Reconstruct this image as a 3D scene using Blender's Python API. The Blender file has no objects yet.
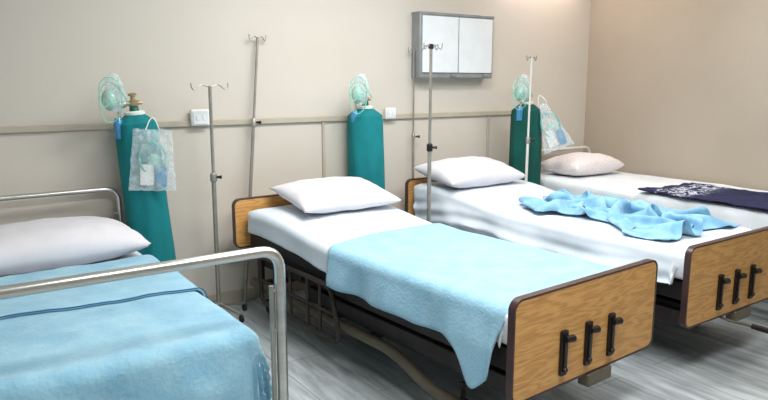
import bpy, bmesh, math, random
from mathutils import Vector, Matrix, noise
random.seed(7)
C = bpy.context.scene.collection
PI = math.pi
R = math.radians

# ------------------------------------------------------------------ materials
def new_mat(name):
    m = bpy.data.materials.new(name); m.use_nodes = True
    nt = m.node_tree; b = nt.nodes['Principled BSDF']
    return m, nt, b

def srgb(r, g, b):
    f = lambda c: (c/255/12.92) if c/255 <= 0.04045 else ((c/255+0.055)/1.055)**2.4
    return (f(r), f(g), f(b), 1)

def mat(name, c1, c2=None, rough=0.6, metal=0.0, scale=(8, 8, 8), bump=0.0, bscale=60, detail=4, spec=0.4, sheen=0.0):
    """painted / plastic / cloth material: two tone noise in object space, optional fine bump"""
    m, nt, b = new_mat(name)
    N = nt.nodes; L = nt.links
    tc = N.new('ShaderNodeTexCoord')
    mp = N.new('ShaderNodeMapping'); mp.inputs['Scale'].default_value = scale
    L.new(tc.outputs['Object'], mp.inputs['Vector'])
    nz = N.new('ShaderNodeTexNoise'); nz.inputs['Scale'].default_value = 1.0; nz.inputs['Detail'].default_value = detail
    L.new(mp.outputs[0], nz.inputs['Vector'])
    cr = N.new('ShaderNodeValToRGB')
    cr.color_ramp.elements[0].position = 0.35; cr.color_ramp.elements[1].position = 0.65
    cr.color_ramp.elements[0].color = c1; cr.color_ramp.elements[1].color = c2 or c1
    L.new(nz.outputs['Fac'], cr.inputs['Fac']); L.new(cr.outputs['Color'], b.inputs['Base Color'])
    b.inputs['Roughness'].default_value = rough; b.inputs['Metallic'].default_value = metal
    b.inputs['Specular IOR Level'].default_value = spec
    if sheen: b.inputs['Sheen Weight'].default_value = sheen
    if bump:
        n2 = N.new('ShaderNodeTexNoise'); n2.inputs['Scale'].default_value = bscale; n2.inputs['Detail'].default_value = 3
        L.new(tc.outputs['Object'], n2.inputs['Vector'])
        bp = N.new('ShaderNodeBump'); bp.inputs['Strength'].default_value = bump; bp.inputs['Distance'].default_value = 0.01
        L.new(n2.outputs['Fac'], bp.inputs['Height']); L.new(bp.outputs[0], b.inputs['Normal'])
    return m

def wood_mat(name):
    m, nt, b = new_mat(name); N = nt.nodes; L = nt.links
    tc = N.new('ShaderNodeTexCoord'); mp = N.new('ShaderNodeMapping'); mp.inputs['Scale'].default_value = (1.6, 6, 9)
    L.new(tc.outputs['Object'], mp.inputs['Vector'])
    n1 = N.new('ShaderNodeTexNoise'); n1.inputs['Scale'].default_value = 1.3; n1.inputs['Detail'].default_value = 3
    L.new(mp.outputs[0], n1.inputs['Vector'])
    mul = N.new('ShaderNodeMath'); mul.operation = 'MULTIPLY'; mul.inputs[1].default_value = 9.0
    L.new(n1.outputs['Fac'], mul.inputs[0])
    fr = N.new('ShaderNodeMath'); fr.operation = 'PINGPONG'; fr.inputs[1].default_value = 0.5
    L.new(mul.outputs[0], fr.inputs[0])
    mp2 = N.new('ShaderNodeMapping'); mp2.inputs['Scale'].default_value = (9, 60, 120)
    L.new(tc.outputs['Object'], mp2.inputs['Vector'])
    n2 = N.new('ShaderNodeTexNoise'); n2.inputs['Scale'].default_value = 1; n2.inputs['Detail'].default_value = 3
    L.new(mp2.outputs[0], n2.inputs['Vector'])
    mx = N.new('ShaderNodeMath'); mx.operation = 'MULTIPLY_ADD'; mx.inputs[1].default_value = 0.9
    L.new(fr.outputs[0], mx.inputs[0]); L.new(n2.outputs['Fac'], mx.inputs[2])
    cr = N.new('ShaderNodeValToRGB'); e = cr.color_ramp.elements
    e[0].position = 0.35; e[0].color = srgb(186, 132, 72); e[1].position = 0.95; e[1].color = srgb(216, 166, 100)
    L.new(mx.outputs[0], cr.inputs['Fac']); L.new(cr.outputs['Color'], b.inputs['Base Color'])
    b.inputs['Roughness'].default_value = 0.42; b.inputs['Specular IOR Level'].default_value = 0.35
    return m

def floor_mat():
    m, nt, b = new_mat('grey_streaked_floor'); N = nt.nodes; L = nt.links
    tc = N.new('ShaderNodeTexCoord')
    mp = N.new('ShaderNodeMapping'); mp.inputs['Scale'].default_value = (15, 1.6, 1); mp.inputs['Rotation'].default_value = (0, 0, R(-2))
    L.new(tc.outputs['Object'], mp.inputs['Vector'])
    n1 = N.new('ShaderNodeTexNoise'); n1.inputs['Scale'].default_value = 1; n1.inputs['Detail'].default_value = 6; n1.inputs['Roughness'].default_value = 0.62
    n1.inputs['Distortion'].default_value = 0.5
    L.new(mp.outputs[0], n1.inputs['Vector'])
    cr = N.new('ShaderNodeValToRGB'); e = cr.color_ramp.elements
    e[0].position = 0.32; e[0].color = srgb(140, 147, 150); e[1].position = 0.68; e[1].color = srgb(204, 211, 213)
    L.new(n1.outputs['Fac'], cr.inputs['Fac'])
    # joints between the tiles
    mp3 = N.new('ShaderNodeMapping'); mp3.inputs['Rotation'].default_value = (0, 0, R(90))
    L.new(tc.outputs['Object'], mp3.inputs['Vector'])
    bk = N.new('ShaderNodeTexBrick'); bk.inputs['Scale'].default_value = 1; bk.inputs['Mortar Size'].default_value = 0.003
    bk.inputs['Brick Width'].default_value = 1.2; bk.inputs['Row Height'].default_value = 0.3
    bk.inputs['Color1'].default_value = (1, 1, 1, 1); bk.inputs['Color2'].default_value = (0.86, 0.87, 0.88, 1); bk.inputs['Mortar'].default_value = (0.55, 0.55, 0.55, 1)
    L.new(mp3.outputs[0], bk.inputs['Vector'])
    mx = N.new('ShaderNodeMix'); mx.data_type = 'RGBA'; mx.blend_type = 'MULTIPLY'; mx.inputs['Factor'].default_value = 1
    L.new(cr.outputs['Color'], mx.inputs['A']); L.new(bk.outputs['Color'], mx.inputs['B'])
    L.new(mx.outputs['Result'], b.inputs['Base Color'])
    b.inputs['Roughness'].default_value = 0.35; b.inputs['Specular IOR Level'].default_value = 0.4
    return m

def clear_mat(name, col, alpha, rough=0.15):
    """thin see-through plastic film"""
    m, nt, b = new_mat(name)
    N = nt.nodes; L = nt.links
    tc = N.new('ShaderNodeTexCoord'); nz = N.new('ShaderNodeTexNoise'); nz.inputs['Scale'].default_value = 28; nz.inputs['Detail'].default_value = 3
    L.new(tc.outputs['Object'], nz.inputs['Vector'])
    mr = N.new('ShaderNodeMapRange'); mr.inputs['From Min'].default_value = 0.3; mr.inputs['From Max'].default_value = 0.7
    mr.inputs['To Min'].default_value = max(0, alpha-0.12); mr.inputs['To Max'].default_value = min(1, alpha+0.12)
    L.new(nz.outputs['Fac'], mr.inputs['Value']); L.new(mr.outputs[0], b.inputs['Alpha'])
    b.inputs['Base Color'].default_value = col; b.inputs['Roughness'].default_value = rough
    b.inputs['Specular IOR Level'].default_value = 0.7
    return m

M = {}
M['wall'] = mat('beige_wall_paint', srgb(205, 199, 188), srgb(209, 203, 193), 0.85, scale=(1.2, 1.2, 1.2), bump=0.08, bscale=90)
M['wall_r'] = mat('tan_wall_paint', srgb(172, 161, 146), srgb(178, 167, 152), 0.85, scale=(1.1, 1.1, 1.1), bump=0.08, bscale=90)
M['ceil'] = mat('ceiling_paint', srgb(232, 230, 224), srgb(236, 234, 228), 0.9)
M['trunk'] = mat('cable_trunking_paint', srgb(180, 172, 156), srgb(186, 178, 162), 0.6)
M['floor'] = floor_mat()
M['sheet'] = mat('white_cotton_sheet', srgb(212, 222, 232), srgb(220, 229, 238), 0.9, scale=(4, 4, 4), bump=0.12, bscale=30, sheen=0.1)
M['pillow'] = mat('white_pillowcase', srgb(216, 215, 221), srgb(223, 222, 228), 0.9, scale=(5, 5, 5), bump=0.15, bscale=22)
M['pillow_dot'] = mat('speckled_pillowcase', srgb(220, 213, 214), srgb(240, 235, 236), 0.9, scale=(70, 70, 70), bump=0.15, bscale=22)
M['blue'] = mat('light_blue_blanket', srgb(142, 190, 214), srgb(156, 202, 224), 0.95, scale=(9, 9, 9), bump=0.35, bscale=70, sheen=0.25)
M['blue_deep'] = mat('sky_blue_blanket', srgb(130, 182, 208), srgb(154, 200, 220), 0.95, scale=(7, 7, 7), bump=0.4, bscale=60, sheen=0.3)
M['blue_hem'] = mat('blanket_hem', srgb(52, 100, 142), srgb(62, 112, 152), 0.95)
M['blue_crumple'] = mat('soft_blue_blanket', srgb(114, 168, 202), srgb(148, 196, 220), 0.95, scale=(12, 12, 12), bump=0.35, bscale=60, sheen=0.25)
M['navy'] = mat('navy_blanket', srgb(26, 28, 62), srgb(36, 38, 76), 0.95, scale=(20, 20, 20), bump=0.4, bscale=60)
def navy_pattern(m):
    """pale printed flourish woven into the head end of the navy blanket (object y near -1.4)"""
    nt = m.node_tree; N = nt.nodes; L = nt.links; b = N['Principled BSDF']
    base = b.inputs['Base Color'].links[0].from_socket
    tc = N.new('ShaderNodeTexCoord'); sp = N.new('ShaderNodeSeparateXYZ'); L.new(tc.outputs['Object'], sp.inputs[0])
    wv = N.new('ShaderNodeTexNoise'); wv.inputs['Scale'].default_value = 13; wv.inputs['Detail'].default_value = 3; wv.inputs['Distortion'].default_value = 2.5
    L.new(tc.outputs['Object'], wv.inputs['Vector'])
    th = N.new('ShaderNodeMath'); th.operation = 'GREATER_THAN'; th.inputs[1].default_value = 0.53; L.new(wv.outputs['Fac'], th.inputs[0])
    a = N.new('ShaderNodeMapRange'); a.inputs['From Min'].default_value = -1.72; a.inputs['From Max'].default_value = -1.62; L.new(sp.outputs['Y'], a.inputs['Value'])
    c = N.new('ShaderNodeMapRange'); c.inputs['From Min'].default_value = -1.38; c.inputs['From Max'].default_value = -1.42; L.new(sp.outputs['Y'], c.inputs['Value'])
    m1 = N.new('ShaderNodeMath'); m1.operation = 'MULTIPLY'; L.new(a.outputs[0], m1.inputs[0]); L.new(c.outputs[0], m1.inputs[1])
    m2 = N.new('ShaderNodeMath'); m2.operation = 'MULTIPLY'; L.new(m1.outputs[0], m2.inputs[0]); L.new(th.outputs[0], m2.inputs[1])
    mx = N.new('ShaderNodeMix'); mx.data_type = 'RGBA'; mx.inputs['B'].default_value = srgb(200, 206, 222)
    L.new(m2.outputs[0], mx.inputs['Factor']); L.new(base, mx.inputs['A']); L.new(mx.outputs['Result'], b.inputs['Base Color'])
navy_pattern(M['navy'])
M['teal_sheet'] = mat('pale_green_sheet', srgb(222, 230, 236), srgb(232, 238, 243), 0.9, scale=(6, 6, 6))
M['wood'] = wood_mat('oak_veneer')
M['edge'] = mat('dark_brown_edging', srgb(62, 44, 44), srgb(74, 52, 50), 0.35)
M['black'] = mat('black_plastic', srgb(22, 18, 18), srgb(30, 25, 24), 0.4)
M['brown_metal'] = mat('brown_bed_metal', srgb(54, 47, 44), srgb(68, 60, 55), 0.45, metal=0.3)
M['olive_metal'] = mat('taupe_bed_metal', srgb(96, 88, 74), srgb(108, 100, 86), 0.45, metal=0.2)
M['dark_metal'] = mat('dark_bed_metal', srgb(40, 36, 36), srgb(52, 46, 45), 0.5, metal=0.3)
M['chrome'] = mat('brushed_steel', srgb(196, 196, 192), srgb(212, 212, 208), 0.28, metal=0.9, scale=(3, 3, 30))
M['pole'] = mat('worn_steel_pole', srgb(150, 147, 140), srgb(172, 169, 161), 0.4, metal=0.6)
M['pole_white'] = mat('pale_enamel_pole', srgb(214, 214, 206), srgb(224, 224, 216), 0.4)
M['rubber'] = mat('caster_rubber', srgb(34, 33, 33), srgb(46, 44, 43), 0.7)
M['teal'] = mat('teal_cotton', srgb(10, 116, 122), srgb(16, 130, 136), 0.9, scale=(6, 6, 3), bump=0.2, bscale=50)
M['green'] = mat('dark_green_cotton', srgb(8, 74, 68), srgb(12, 90, 80), 0.9, scale=(6, 6, 3), bump=0.2, bscale=50)
M['tank'] = mat('green_cylinder_paint', srgb(20, 92, 84), srgb(24, 100, 92), 0.4)
M['brass'] = mat('dull_brass', srgb(168, 150, 118), srgb(186, 168, 136), 0.35, metal=0.8)
M['white'] = mat('white_plastic', srgb(232, 232, 228), srgb(238, 238, 234), 0.4)
M['off'] = mat('off_white_band', srgb(226, 230, 222), srgb(234, 238, 230), 0.8)
M['cab'] = mat('white_cabinet_laminate', srgb(222, 228, 232), srgb(228, 233, 236), 0.35)
M['cabframe'] = mat('grey_cabinet_frame', srgb(140, 144, 146), srgb(152, 156, 158), 0.4, metal=0.3)
M['film'] = clear_mat('clear_plastic_film', srgb(226, 240, 244), 0.30)
M['maskpl'] = clear_mat('green_tinted_mask_plastic', srgb(176, 230, 214), 0.50)
M['tubepl'] = clear_mat('green_tubing_plastic', srgb(146, 218, 200), 0.66)
M['bottle'] = clear_mat('blue_humidifier_plastic', srgb(70, 150, 200), 0.85)
M['kittube'] = clear_mat('teal_kit_tubing', srgb(96, 196, 184), 0.85)
M['gauge'] = mat('gauge_face', srgb(214, 218, 210), srgb(222, 226, 218), 0.3)

# ------------------------------------------------------------------ mesh builder
class MB:
    def __init__(s): s.v = []; s.f = []
    def add(s, vs, fs):
        o = len(s.v); s.v += [tuple(p) for p in vs]; s.f += [tuple(i+o for i in f) for f in fs]; return s
    def box(s, x0, x1, y0, y1, z0, z1):
        vs = [(x, y, z) for z in (z0, z1) for y in (y0, y1) for x in (x0, x1)]
        return s.add(vs, [(0, 2, 3, 1), (4, 5, 7, 6), (0, 1, 5, 4), (2, 6, 7, 3), (0, 4, 6, 2), (1, 3, 7, 5)])
    def tube(s, pts, r, n=10, closed=False):
        pts = [Vector(p) for p in pts]; k = len(pts)
        rad = r if isinstance(r, (list, tuple)) else [r]*k
        T = []
        for i in range(k):
            if closed: t = pts[(i+1) % k]-pts[i-1]
            else: t = pts[min(i+1, k-1)]-pts[max(i-1, 0)]
            T.append(t.normalized())
        a = Vector((0, 0, 1)) if abs(T[0].z) < 0.9 else Vector((1, 0, 0))
        u = T[0].cross(a).normalized()
        vs = []
        for i in range(k):
            u = (u-T[i]*u.dot(T[i])).normalized(); w = T[i].cross(u)
            for j in range(n):
                q = 2*PI*j/n; vs.append(pts[i]+(u*math.cos(q)+w*math.sin(q))*rad[i])
        fs = []
        for i in range(k if closed else k-1):
            for j in range(n):
                a0 = i*n+j; a1 = i*n+(j+1) % n; b0 = ((i+1) % k)*n+j; b1 = ((i+1) % k)*n+(j+1) % n
                fs.append((a0, a1, b1, b0))
        if not closed:
            fs.append(tuple(reversed(range(n)))); fs.append(tuple((k-1)*n+j for j in range(n)))
        return s.add(vs, fs)
    def lathe(s, prof, o=(0, 0, 0), n=20, axis='z', wave=None):
        vs = []; k = len(prof)
        for i, (r, h) in enumerate(prof):
            for j in range(n):
                q = 2*PI*j/n; rr = r+(wave(q, h) if wave else 0)
                x, y, z = rr*math.cos(q), rr*math.sin(q), h
                if axis == 'x': x, y, z = z, x, y
                if axis == 'y': x, y, z = y, z, x
                vs.append((x+o[0], y+o[1], z+o[2]))
        fs = [(i*n+j, i*n+(j+1) % n, (i+1)*n+(j+1) % n, (i+1)*n+j) for i in range(k-1) for j in range(n)]
        fs.append(tuple(reversed(range(n)))); fs.append(tuple((k-1)*n+j for j in range(n)))
        return s.add(vs, fs)
    def prism(s, outline, y0, y1):
        """outline in xz, extruded along y"""
        n = len(outline)
        vs = [(x, y0, z) for x, z in outline]+[(x, y1, z) for x, z in outline]
        fs = [tuple(range(n)), tuple(reversed(range(n, 2*n)))]
        fs += [(i, n+i, n+(i+1) % n, (i+1) % n) for i in range(n)]
        return s.add(vs, fs)
    def ring(s, outer, inner, y0, y1):
        n = len(outer)
        vs = [(x, y, z) for y in (y0, y1) for o in (outer, inner) for x, z in o]
        fs = []
        for i in range(n):
            j = (i+1) % n
            fs += [(i, j, n+j, n+i), (2*n+j, 2*n+i, 3*n+i, 3*n+j), (j, i, 2*n+i, 2*n+j), (n+i, n+j, 3*n+j, 3*n+i)]
        return s.add(vs, fs)
    def grid(s, fn, nu, nv):
        vs = [fn(i/nu, j/nv) for j in range(nv+1) for i in range(nu+1)]
        fs = [(j*(nu+1)+i, j*(nu+1)+i+1, (j+1)*(nu+1)+i+1, (j+1)*(nu+1)+i) for j in range(nv) for i in range(nu)]
        return s.add(vs, fs)
    def build(s, name, m, parent=None, bevel=0.0, smooth=True, loc=None, solid=0.0, subsurf=0):
        me = bpy.data.meshes.new(name); me.from_pydata(s.v, [], s.f)
        bm = bmesh.new(); bm.from_mesh(me); bmesh.ops.recalc_face_normals(bm, faces=bm.faces); 
        if smooth:
            for f in bm.faces: f.smooth = True
            for e in bm.edges:
                if len(e.link_faces) == 2 and e.calc_face_angle(0) > R(38): e.smooth = False
        bm.to_mesh(me); bm.free()
        me.materials.append(m)
        o = bpy.data.objects.new(name, me); C.objects.link(o)
        if parent: o.parent = parent
        if loc: o.location = loc
        if bevel:
            b = o.modifiers.new('bevel', 'BEVEL'); b.width = bevel; b.segments = 2; b.limit_method = 'ANGLE'
        if solid:
            d = o.modifiers.new('solid', 'SOLIDIFY'); d.thickness = solid; d.offset = -1
        if subsurf:
            d = o.modifiers.new('sub', 'SUBSURF'); d.levels = subsurf; d.render_levels = subsurf
        return o

def fillet(pts, r, n=6):
    """polyline with rounded corners"""
    pts = [Vector(p) for p in pts]; out = [pts[0]]
    for i in range(1, len(pts)-1):
        a = (pts[i-1]-pts[i]); b = (pts[i+1]-pts[i]); rr = min(r, a.length*0.49, b.length*0.49)
        p0 = pts[i]+a.normalized()*rr; p1 = pts[i]+b.normalized()*rr
        for k in range(n+1):
            t = k/n; out.append(p0*(1-t)**2+pts[i]*2*t*(1-t)+p1*t*t)
    out.append(pts[-1]); return out

def rrect(x0, x1, z0, z1, r, n=6):
    out = []
    for cx, cz, q0 in ((x1-r, z1-r, 0), (x0+r, z1-r, PI/2), (x0+r, z0+r, PI), (x1-r, z0+r, 1.5*PI)):
        for k in range(n+1):
            q = q0+PI/2*k/n; out.append((cx+r*math.cos(q), cz+r*math.sin(q)))
    return out

def thing(name, label, cat, loc=(0, 0, 0), rotz=0, group=None):
    o = bpy.data.objects.new(name, None); C.objects.link(o); o.empty_display_size = 0.1
    o.location = loc; o.rotation_euler = (0, 0, rotz); o['label'] = label; o['category'] = cat
    if group: o['group'] = group
    return o
def tag(o, label, cat, group=None):
    o['label'] = label; o['category'] = cat
    if group: o['group'] = group
    return o
def struct(o): o['kind'] = 'structure'; return o
def nz(x, y, z=0.0): return noise.noise(Vector((x, y, z)))
def fbm(x, y, z=0.0): return nz(x, y, z)+0.5*nz(2*x+3.1, 2*y, z)+0.25*nz(4*x, 4*y+7.7, z)

# ------------------------------------------------------------------ camera  (f in px for a 768 px frame)
CW, CH = 768, 400
XV1, XV2, YH = 1400.0, -70.0, 82.0
cx, cy = CW/2, CH/2
F = math.sqrt(-((XV1-cx)*(XV2-cx)+(YH-cy)**2))
ex = Vector((XV1-cx, YH-cy, F)).normalized(); ey = Vector((XV2-cx, YH-cy, F)).normalized(); ez = ex.cross(ey)
# world = [ex;ey;ez] @ cam(right, down, forward)
right = Vector((ex.x, ey.x, ez.x)); down = Vector((ex.y, ey.y, ez.y)); fwd = Vector((ex.z, ey.z, ez.z))
cam = bpy.data.cameras.new('camera'); cam.sensor_width = 36; cam.lens = 36*F/CW; cam.clip_start = 0.05
co = bpy.data.objects.new('camera', cam); C.objects.link(co)
mw = Matrix.Identity(4)
for i in range(3): mw[i][0] = right[i]; mw[i][1] = -down[i]; mw[i][2] = -fwd[i]
mw.translation = Vector((0, -4.548, 1.6)); co.matrix_world = mw
bpy.context.scene.camera = co

# ------------------------------------------------------------------ room shell
XL, XR, YB, ZC = -2.6, 5.495, -7.2, 3.0
struct(MB().box(XL-0.1, XR+0.1, YB-0.1, 0.1, -0.1, 0).build('floor', M['floor'], smooth=False))
struct(MB().box(XL-0.1, XR+0.1, YB-0.1, 0.1, ZC, ZC+0.1).build('ceiling', M['ceil'], smooth=False))
struct(MB().box(XL-0.1, XR+0.1, 0, 0.1, 0, ZC).build('wall_back', M['wall'], smooth=False))
struct(MB().box(XR, XR+0.1, YB, 0, 0, ZC).build('wall_right', M['wall_r'], smooth=False))
struct(MB().box(XL-0.1, XL, YB, 0, 0, ZC).build('wall_left', M['wall'], smooth=False))
struct(MB().box(XL-0.1, XR+0.1, YB-0.1, YB, 0, ZC).build('wall_front', M['wall'], smooth=False))
struct(MB().box(XL, XR, -0.012, 0, 0, 0.09).build('baseboard_back', M['trunk'], bevel=0.003))
struct(MB().box(XR-0.012, XR, YB, -0.012, 0, 0.09).build('baseboard_right', M['trunk'], bevel=0.003))
# cable trunking along the wall and its drops
struct(MB().box(XL, 4.98, -0.022, 0, 1.302, 1.340).build('trim_1', M['trunk'], bevel=0.003))
for k, x in enumerate((2.475, 4.17)):
    struct(MB().box(x-0.011, x+0.011, -0.016, 0, 0.09, 1.306).build('trim_%d' % (k+2), M['trunk'], bevel=0.003))

# ------------------------------------------------------------------ wall sockets
def socket(x, z, w, h, label):
    t = thing('wall_socket', label, 'socket', (x, -0.022, z-h/2))
    MB().box(-w/2, w/2, -0.03, 0, 0, h).build('back_box', M['white'], t, bevel=0.005)
    MB().box(-w/2+0.01, w/2-0.01, -0.036, -0.03, 0.01, h-0.01).build('face_plate', M['cab'], t, bevel=0.002)
    for dx in (-w*0.18, w*0.18):
        MB().box(dx-0.009, dx+0.009, -0.041, -0.036, h*0.35, h*0.65).build('switch', M['white'], t, bevel=0.002)
    return t
socket(1.505, 1.362, 0.125, 0.11, 'white double wall switch box beside the short drip stand at left')
socket(3.075, 1.35, 0.10, 0.09, 'small white wall socket box just right of the teal cylinder')

# ------------------------------------------------------------------ wall cabinet
def cabinet():
    x0, x1, z0, z1, d = 3.31, 4.105, 1.632, 2.155, 0.115
    t = thing('wall_cabinet', 'white two door cabinet with grey frame hung high on the wall', 'cabinet', ((x0+x1)/2, 0, z0))
    w = (x1-x0)/2; h = z1-z0
    MB().box(-w, w, -d, 0, 0, h).build('body', M['cabframe'], t, bevel=0.006)
    for s in (-1, 1):
        a, b = (-w+0.022, -0.006) if s < 0 else (0.006, w-0.022)
        dr = MB().box(a, b, -d-0.014, -d, 0.045, h-0.028).build('door', M['cab'], t, bevel=0.003)
        hx = -0.05 if s < 0 else w-0.09
        MB().box(hx-0.025, hx+0.025, -d-0.02, -d-0.001, 0.012, 0.034).build('handle', M['cabframe'], dr, bevel=0.003)
    MB().box(-w-0.004, w+0.004, -d-0.006, 0, h-0.018, h+0.004).build('top_rail', M['cabframe'], t, bevel=0.003)
cabinet()

# ------------------------------------------------------------------ bedding helpers
def drape_fn(w, L0, L1, top, s0, s1, t0, t1, r=0.05, amp=0.006, fold=0.012, foldk=14, seed=0.0, flare=0.03, maxdrop=None, swag=0.0):
    """cloth lying on a slab: across s in [-w,w], along t (0=head) in [L0,L1]; hangs over the rim"""
    def fn(u, v):
        s = s0+(s1-s0)*u if not callable(s0) else None
        t = t0+(t1-t0)*v
        bs = max(-w+r, min(w-r, s)); bt = max(L0, min(L1-r, t))
        ds, dt = s-bs, t-bt; d = math.hypot(ds, dt)
        z = (top(bt) if callable(top) else top)+amp*fbm(s*4+seed, t*3, seed)
        if d < 1e-6: return (s, -t, z)
        nx, ny = ds/d, dt/d
        arc = r*PI/2
        if d < arc: q = d/r; out = r*math.sin(q); dr = r*(1-math.cos(q))
        else:
            e = d-arc; out = r+flare*min(e, 0.4)*2*0.5; dr = r+e
            k = min(1, e/0.12); ph = (s*ny-t*nx)
            if swag: out += swag*k*(1+math.sin(e*62+2.6*math.sin(ph*3.1+seed)+ph*5))*(0.5+0.5*nz(ph*1.7, seed, 2.0))
            out += fold*k*(0.9+math.sin(ph*foldk+seed*3+1.5*nz(ph*3, seed))+0.6*nz(ph*9, e*4, seed))
        if maxdrop: dr = min(dr, maxdrop)
        return (bs+nx*out, -(bt+ny*out), z-dr)
    return fn

def pillow_mb(w, l, h, seed, nu=36, nv=28, pinch=0.10, wr=0.006, full=0.62):
    mb = MB()
    def side(sg):
        def fn(u, v):
            a, b = 2*u-1, 2*v-1
            x = a*w/2*(1-pinch*(1-b*b)*abs(a)**3*0.7+0.0); y = b*l/2*(1-pinch*(1-a*a)*abs(b)**3)
            k = max(0, (1-abs(a)**2.6))**full*max(0, (1-abs(b)**2.6))**full
            zz = h*(0.5+0.5*0.0)*k
            zz += wr*k**0.5*(fbm(a*3+seed, b*3, seed)+0.8*math.sin(math.atan2(b, a)*9+seed)*(a*a+b*b)*0.5)
            return (x, y, h*0.35+(zz*1.15 if sg > 0 else -min(zz, h*0.35)*1.0))
        return fn
    mb.grid(side(1), nu, nv); mb.grid(side(-1), nu, nv)
    return mb
def build_pillow(name, mb, m, loc, rot, label):
    o = mb.build(name, m, None)
    bm = bmesh.new(); bm.from_mesh(o.data); bmesh.ops.remove_doubles(bm, verts=bm.verts, dist=0.0005)
    bmesh.ops.recalc_face_normals(bm, faces=bm.faces); bm.to_mesh(o.data); bm.free()
    o.location = loc; o.rotation_euler = rot
    tag(o, label, 'pillow', 'white pillows on the beds'); return o

# ------------------------------------------------------------------ wooden hospital beds
def caster(t, x, y):
    c = MB()
    c.tube([(x, y, 0.09), (x, y, 0.2)], 0.012, 8)
    c.box(x-0.022, x-0.016, y-0.03, y+0.03, 0.045, 0.11); c.box(x+0.016, x+0.022, y-0.03, y+0.03, 0.045, 0.11); c.box(x-0.022, x+0.022, y-0.03, y+0.03, 0.10, 0.11)
    o = c.build('caster', M['dark_metal'], t)
    MB().lathe([(0.018, -0.014), (0.048, -0.014), (0.055, -0.008), (0.055, 0.008), (0.048, 0.014), (0.018, 0.014)], (x, y, 0.055), 18, 'x').build('wheel', M['rubber'], o)

def board(name, t, w, z0, z1, y, th=0.03):
    o = rrect(-w/2, w/2, z0, z1, 0.05); i = rrect(-w/2+0.008, w/2-0.008, z0+0.008, z1-0.008, 0.043)
    p = MB().prism(i, y-th/2, y+th/2).build(name, M['wood'], t, bevel=0.002)
    MB().ring(o, i, y-th/2-0.002, y+th/2+0.002).build('edge_trim', M['edge'], p)
    return p

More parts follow.
